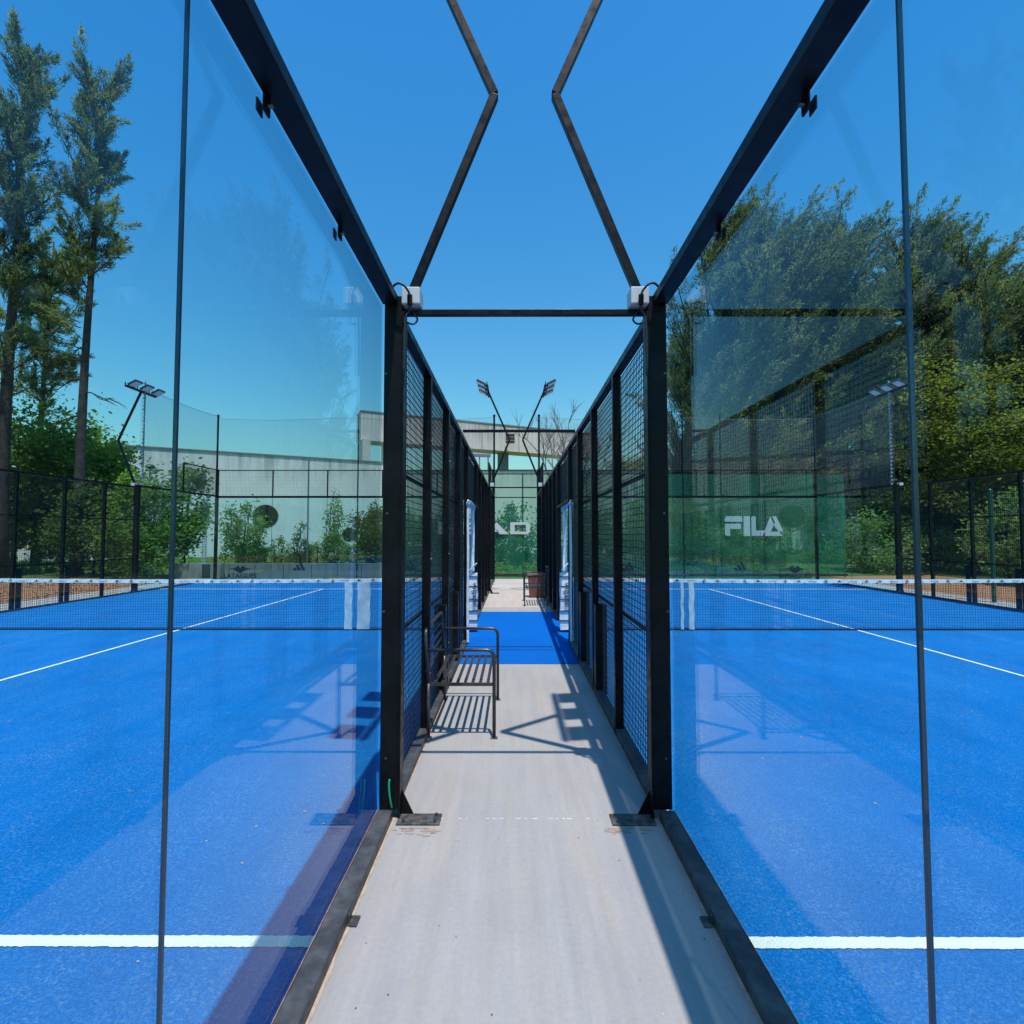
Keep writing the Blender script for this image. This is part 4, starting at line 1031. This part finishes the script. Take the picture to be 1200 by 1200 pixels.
for px, Y, h, r, n, sz, m, lab in (
    (313, 23, 1.1, .5, 900, .11, 'leaf', 'low shrub right of the small round tree'),
    (331, 23, 1.5, .42, 900, .10, 'leaf_pale', 'thin pointed shrub in the bed behind the low wall'),
    (352, 22.5, 1.9, .45, 2200, .09, 'leaf_dark', 'dark conical young conifer behind the low wall'),
    (372, 23.5, 1.4, .6, 1500, .11, 'leaf_pale', 'pale leafy shrub just right of the dark young conifer'),
    (392, 23.5, 1.7, .6, 1700, .12, 'leaf', 'medium leafy shrub below the smaller round window, left side'),
    (411, 23, 1.2, .6, 1500, .12, 'leaf_pale', 'pale low shrub under the smaller round window'),
    (437, 24, 3.0, .8, 4000, .16, 'leaf_dark', 'tall dark shrub just left of the nearest left mast'),
    (455, 25, 3.2, .9, 3800, .17, 'leaf', 'tall green shrub hidden partly by the nearest left mast'),
    (392, 30, 4.0, .55, 900, .16, 'leaf', 'slim young tree with few leaves left of the smaller round window'),
    (480, 24, 2.5, .9, 3000, .15, 'leaf', 'green shrub behind the windscreen at the left wire fence'),
    (520, 25, 2.9, 1.2, 3400, .17, 'leaf_dark', 'dark shrub behind the first letters of the windscreen'),
    (560, 24, 2.6, 1.1, 3400, .16, 'leaf_dark', 'dark shrub behind the windscreen left of the walkway end'),
    (602, 25, 3.0, 1.2, 3600, .17, 'leaf_dark', 'dark shrub behind the windscreen at the middle of the walkway end'),
    (645, 25, 3.0, 1.1, 3400, .17, 'leaf', 'green shrub behind the windscreen right of the walkway end'),
    (700, 24, 2.9, 1.3, 3600, .17, 'leaf_dark', 'dark shrub behind the windscreen near the right wire fence'),
    (755, 24, 3.0, 1.2, 3600, .16, 'leaf', 'green shrub behind the windscreen beside the nearest right mast'),
    (805, 25, 3.0, 1.4, 3800, .17, 'leaf_dark', 'dark shrub behind the windscreen left of the printed FILA'),
    (860, 25, 2.1, 1.0, 2600, .15, 'leaf', 'low shrub behind the windscreen under the printed FILA'),
    (905, 24, 1.9, .8, 2200, .14, 'leaf', 'low shrub behind the windscreen right of the printed FILA')):
    bushy(gp(px, Y, .1), h, r, n, sz, lab, M[m], int(px+Y), 22, 'shrub', 'shrub', G2, .03, .5)
# right hand shrubs outside the court
G3 = 'shrubs outside the right court'
for px, Y, h, r, n, sz, m, lab in (
    (1028, 23.5, 2.9, 1.6, 5200, .15, 'leaf_pale', 'pale leafy shrub right of the green windscreen'),
    (1105, 24.5, 1.9, 1.2, 2600, .14, 'leaf_pale', 'low pale shrub between the right fence posts'),
    (1180, 18.5, 3.2, 1.2, 4600, .13, 'leaf_pale', 'grey green shrub beside the green post at the right'),
    (1215, 17.5, 3.4, 1.4, 4600, .14, 'leaf_pale', 'grey green shrub cut by the right edge'),
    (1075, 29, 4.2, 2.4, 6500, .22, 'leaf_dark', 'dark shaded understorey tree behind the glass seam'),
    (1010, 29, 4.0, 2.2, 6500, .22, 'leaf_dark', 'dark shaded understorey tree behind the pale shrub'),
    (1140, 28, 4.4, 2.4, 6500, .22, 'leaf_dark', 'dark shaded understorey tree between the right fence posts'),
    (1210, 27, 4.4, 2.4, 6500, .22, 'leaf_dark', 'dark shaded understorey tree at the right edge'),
    (950, 41, 5.5, 3.0, 6500, .26, 'leaf_dark', 'dark tree behind the pale wall beside the third round window')):
    bushy(gp(px, Y, .0), h, r, n, sz, lab, M[m], int(px*2+Y), 34, 'leafy_shrub', 'shrub', G3, .05, .5)
# hedge / ground cover at the right and grass tufts at the left: uncountable
def cover(x0, x1, y0, y1, h, n, size, m, name, seed, z=0):
    rg = np.random.default_rng(seed); C = np.stack([rg.uniform(x0,x1,n), rg.uniform(y0,y1,n), rg.uniform(0,1,n)**.8], 1)
    C[:,2] = z + C[:,2]*h*(.65+.35*np.sin(C[:,0]*1.7)*np.cos(C[:,1]*1.3+C[:,0]*.6))
    me = quads(name, leaves(C, size, .9), m); o = bpy.data.objects.new(name, me); link(o); return tag(o, kind='stuff')
cover(12.8, 27, 27.0, 31, 1.0, 15000, .2, M['yellow_leaf'], 'ground_cover', 51)
cover(13.0, 27, 27.3, 34, .8, 9000, .22, M['leaf'], 'ground_cover', 52)
cover(-30, -3, 22.2, 36, .35, 12000, .16, M['leaf'], 'grass_tufts', 53, .1)
cover(-3, 13, 21.6, 27, .45, 6000, .14, M['leaf'], 'grass_tufts', 54, .05)
# fallen leaves on the clay at the left
def litter(x0, x1, y0, y1, n, seed):
    rg = np.random.default_rng(seed); C = np.stack([rg.uniform(x0,x1,n), rg.uniform(y0,y1,n), np.full(n,-.02)], 1)
    q_ = leaves(C, .1, 6); q_[:,:,2] = np.clip(q_[:,:,2], -.026, .0); me = quads('leaf_litter', q_, M['bark']); o = bpy.data.objects.new('leaf_litter', me); link(o); tag(o, kind='stuff')
litter(-25, -12.5, 8, 20.4, 3500, 55)
def specks(name, m, n, x0, x1, y0, y1, z, sz, seed):
    rg = np.random.default_rng(seed); C = np.stack([rg.uniform(x0,x1,n), rg.uniform(y0,y1,n), np.full(n, z)], 1)
    q_ = leaves(C, sz, 6); q_[:,:,2] = z + np.abs(q_[:,:,2]-z)*.25; me = quads(name, q_, m); o = bpy.data.objects.new(name, me); link(o); tag(o, kind='stuff')
specks('fallen_leaves', M['dirt_caustic'], 90, -8, -1, .8, 9, .012, .022, 61)
specks('fallen_leaves', M['dirt_caustic'], 90, 1, 8, .8, 9, .012, .022, 62)
specks('paint_flecks', M['line'], 40, -.6, .8, .9, 6.5, .0012, .007, 63)
specks('dark_grit', M['bark'], 110, -.68, .84, .9, 6.5, .0012, .009, 64)
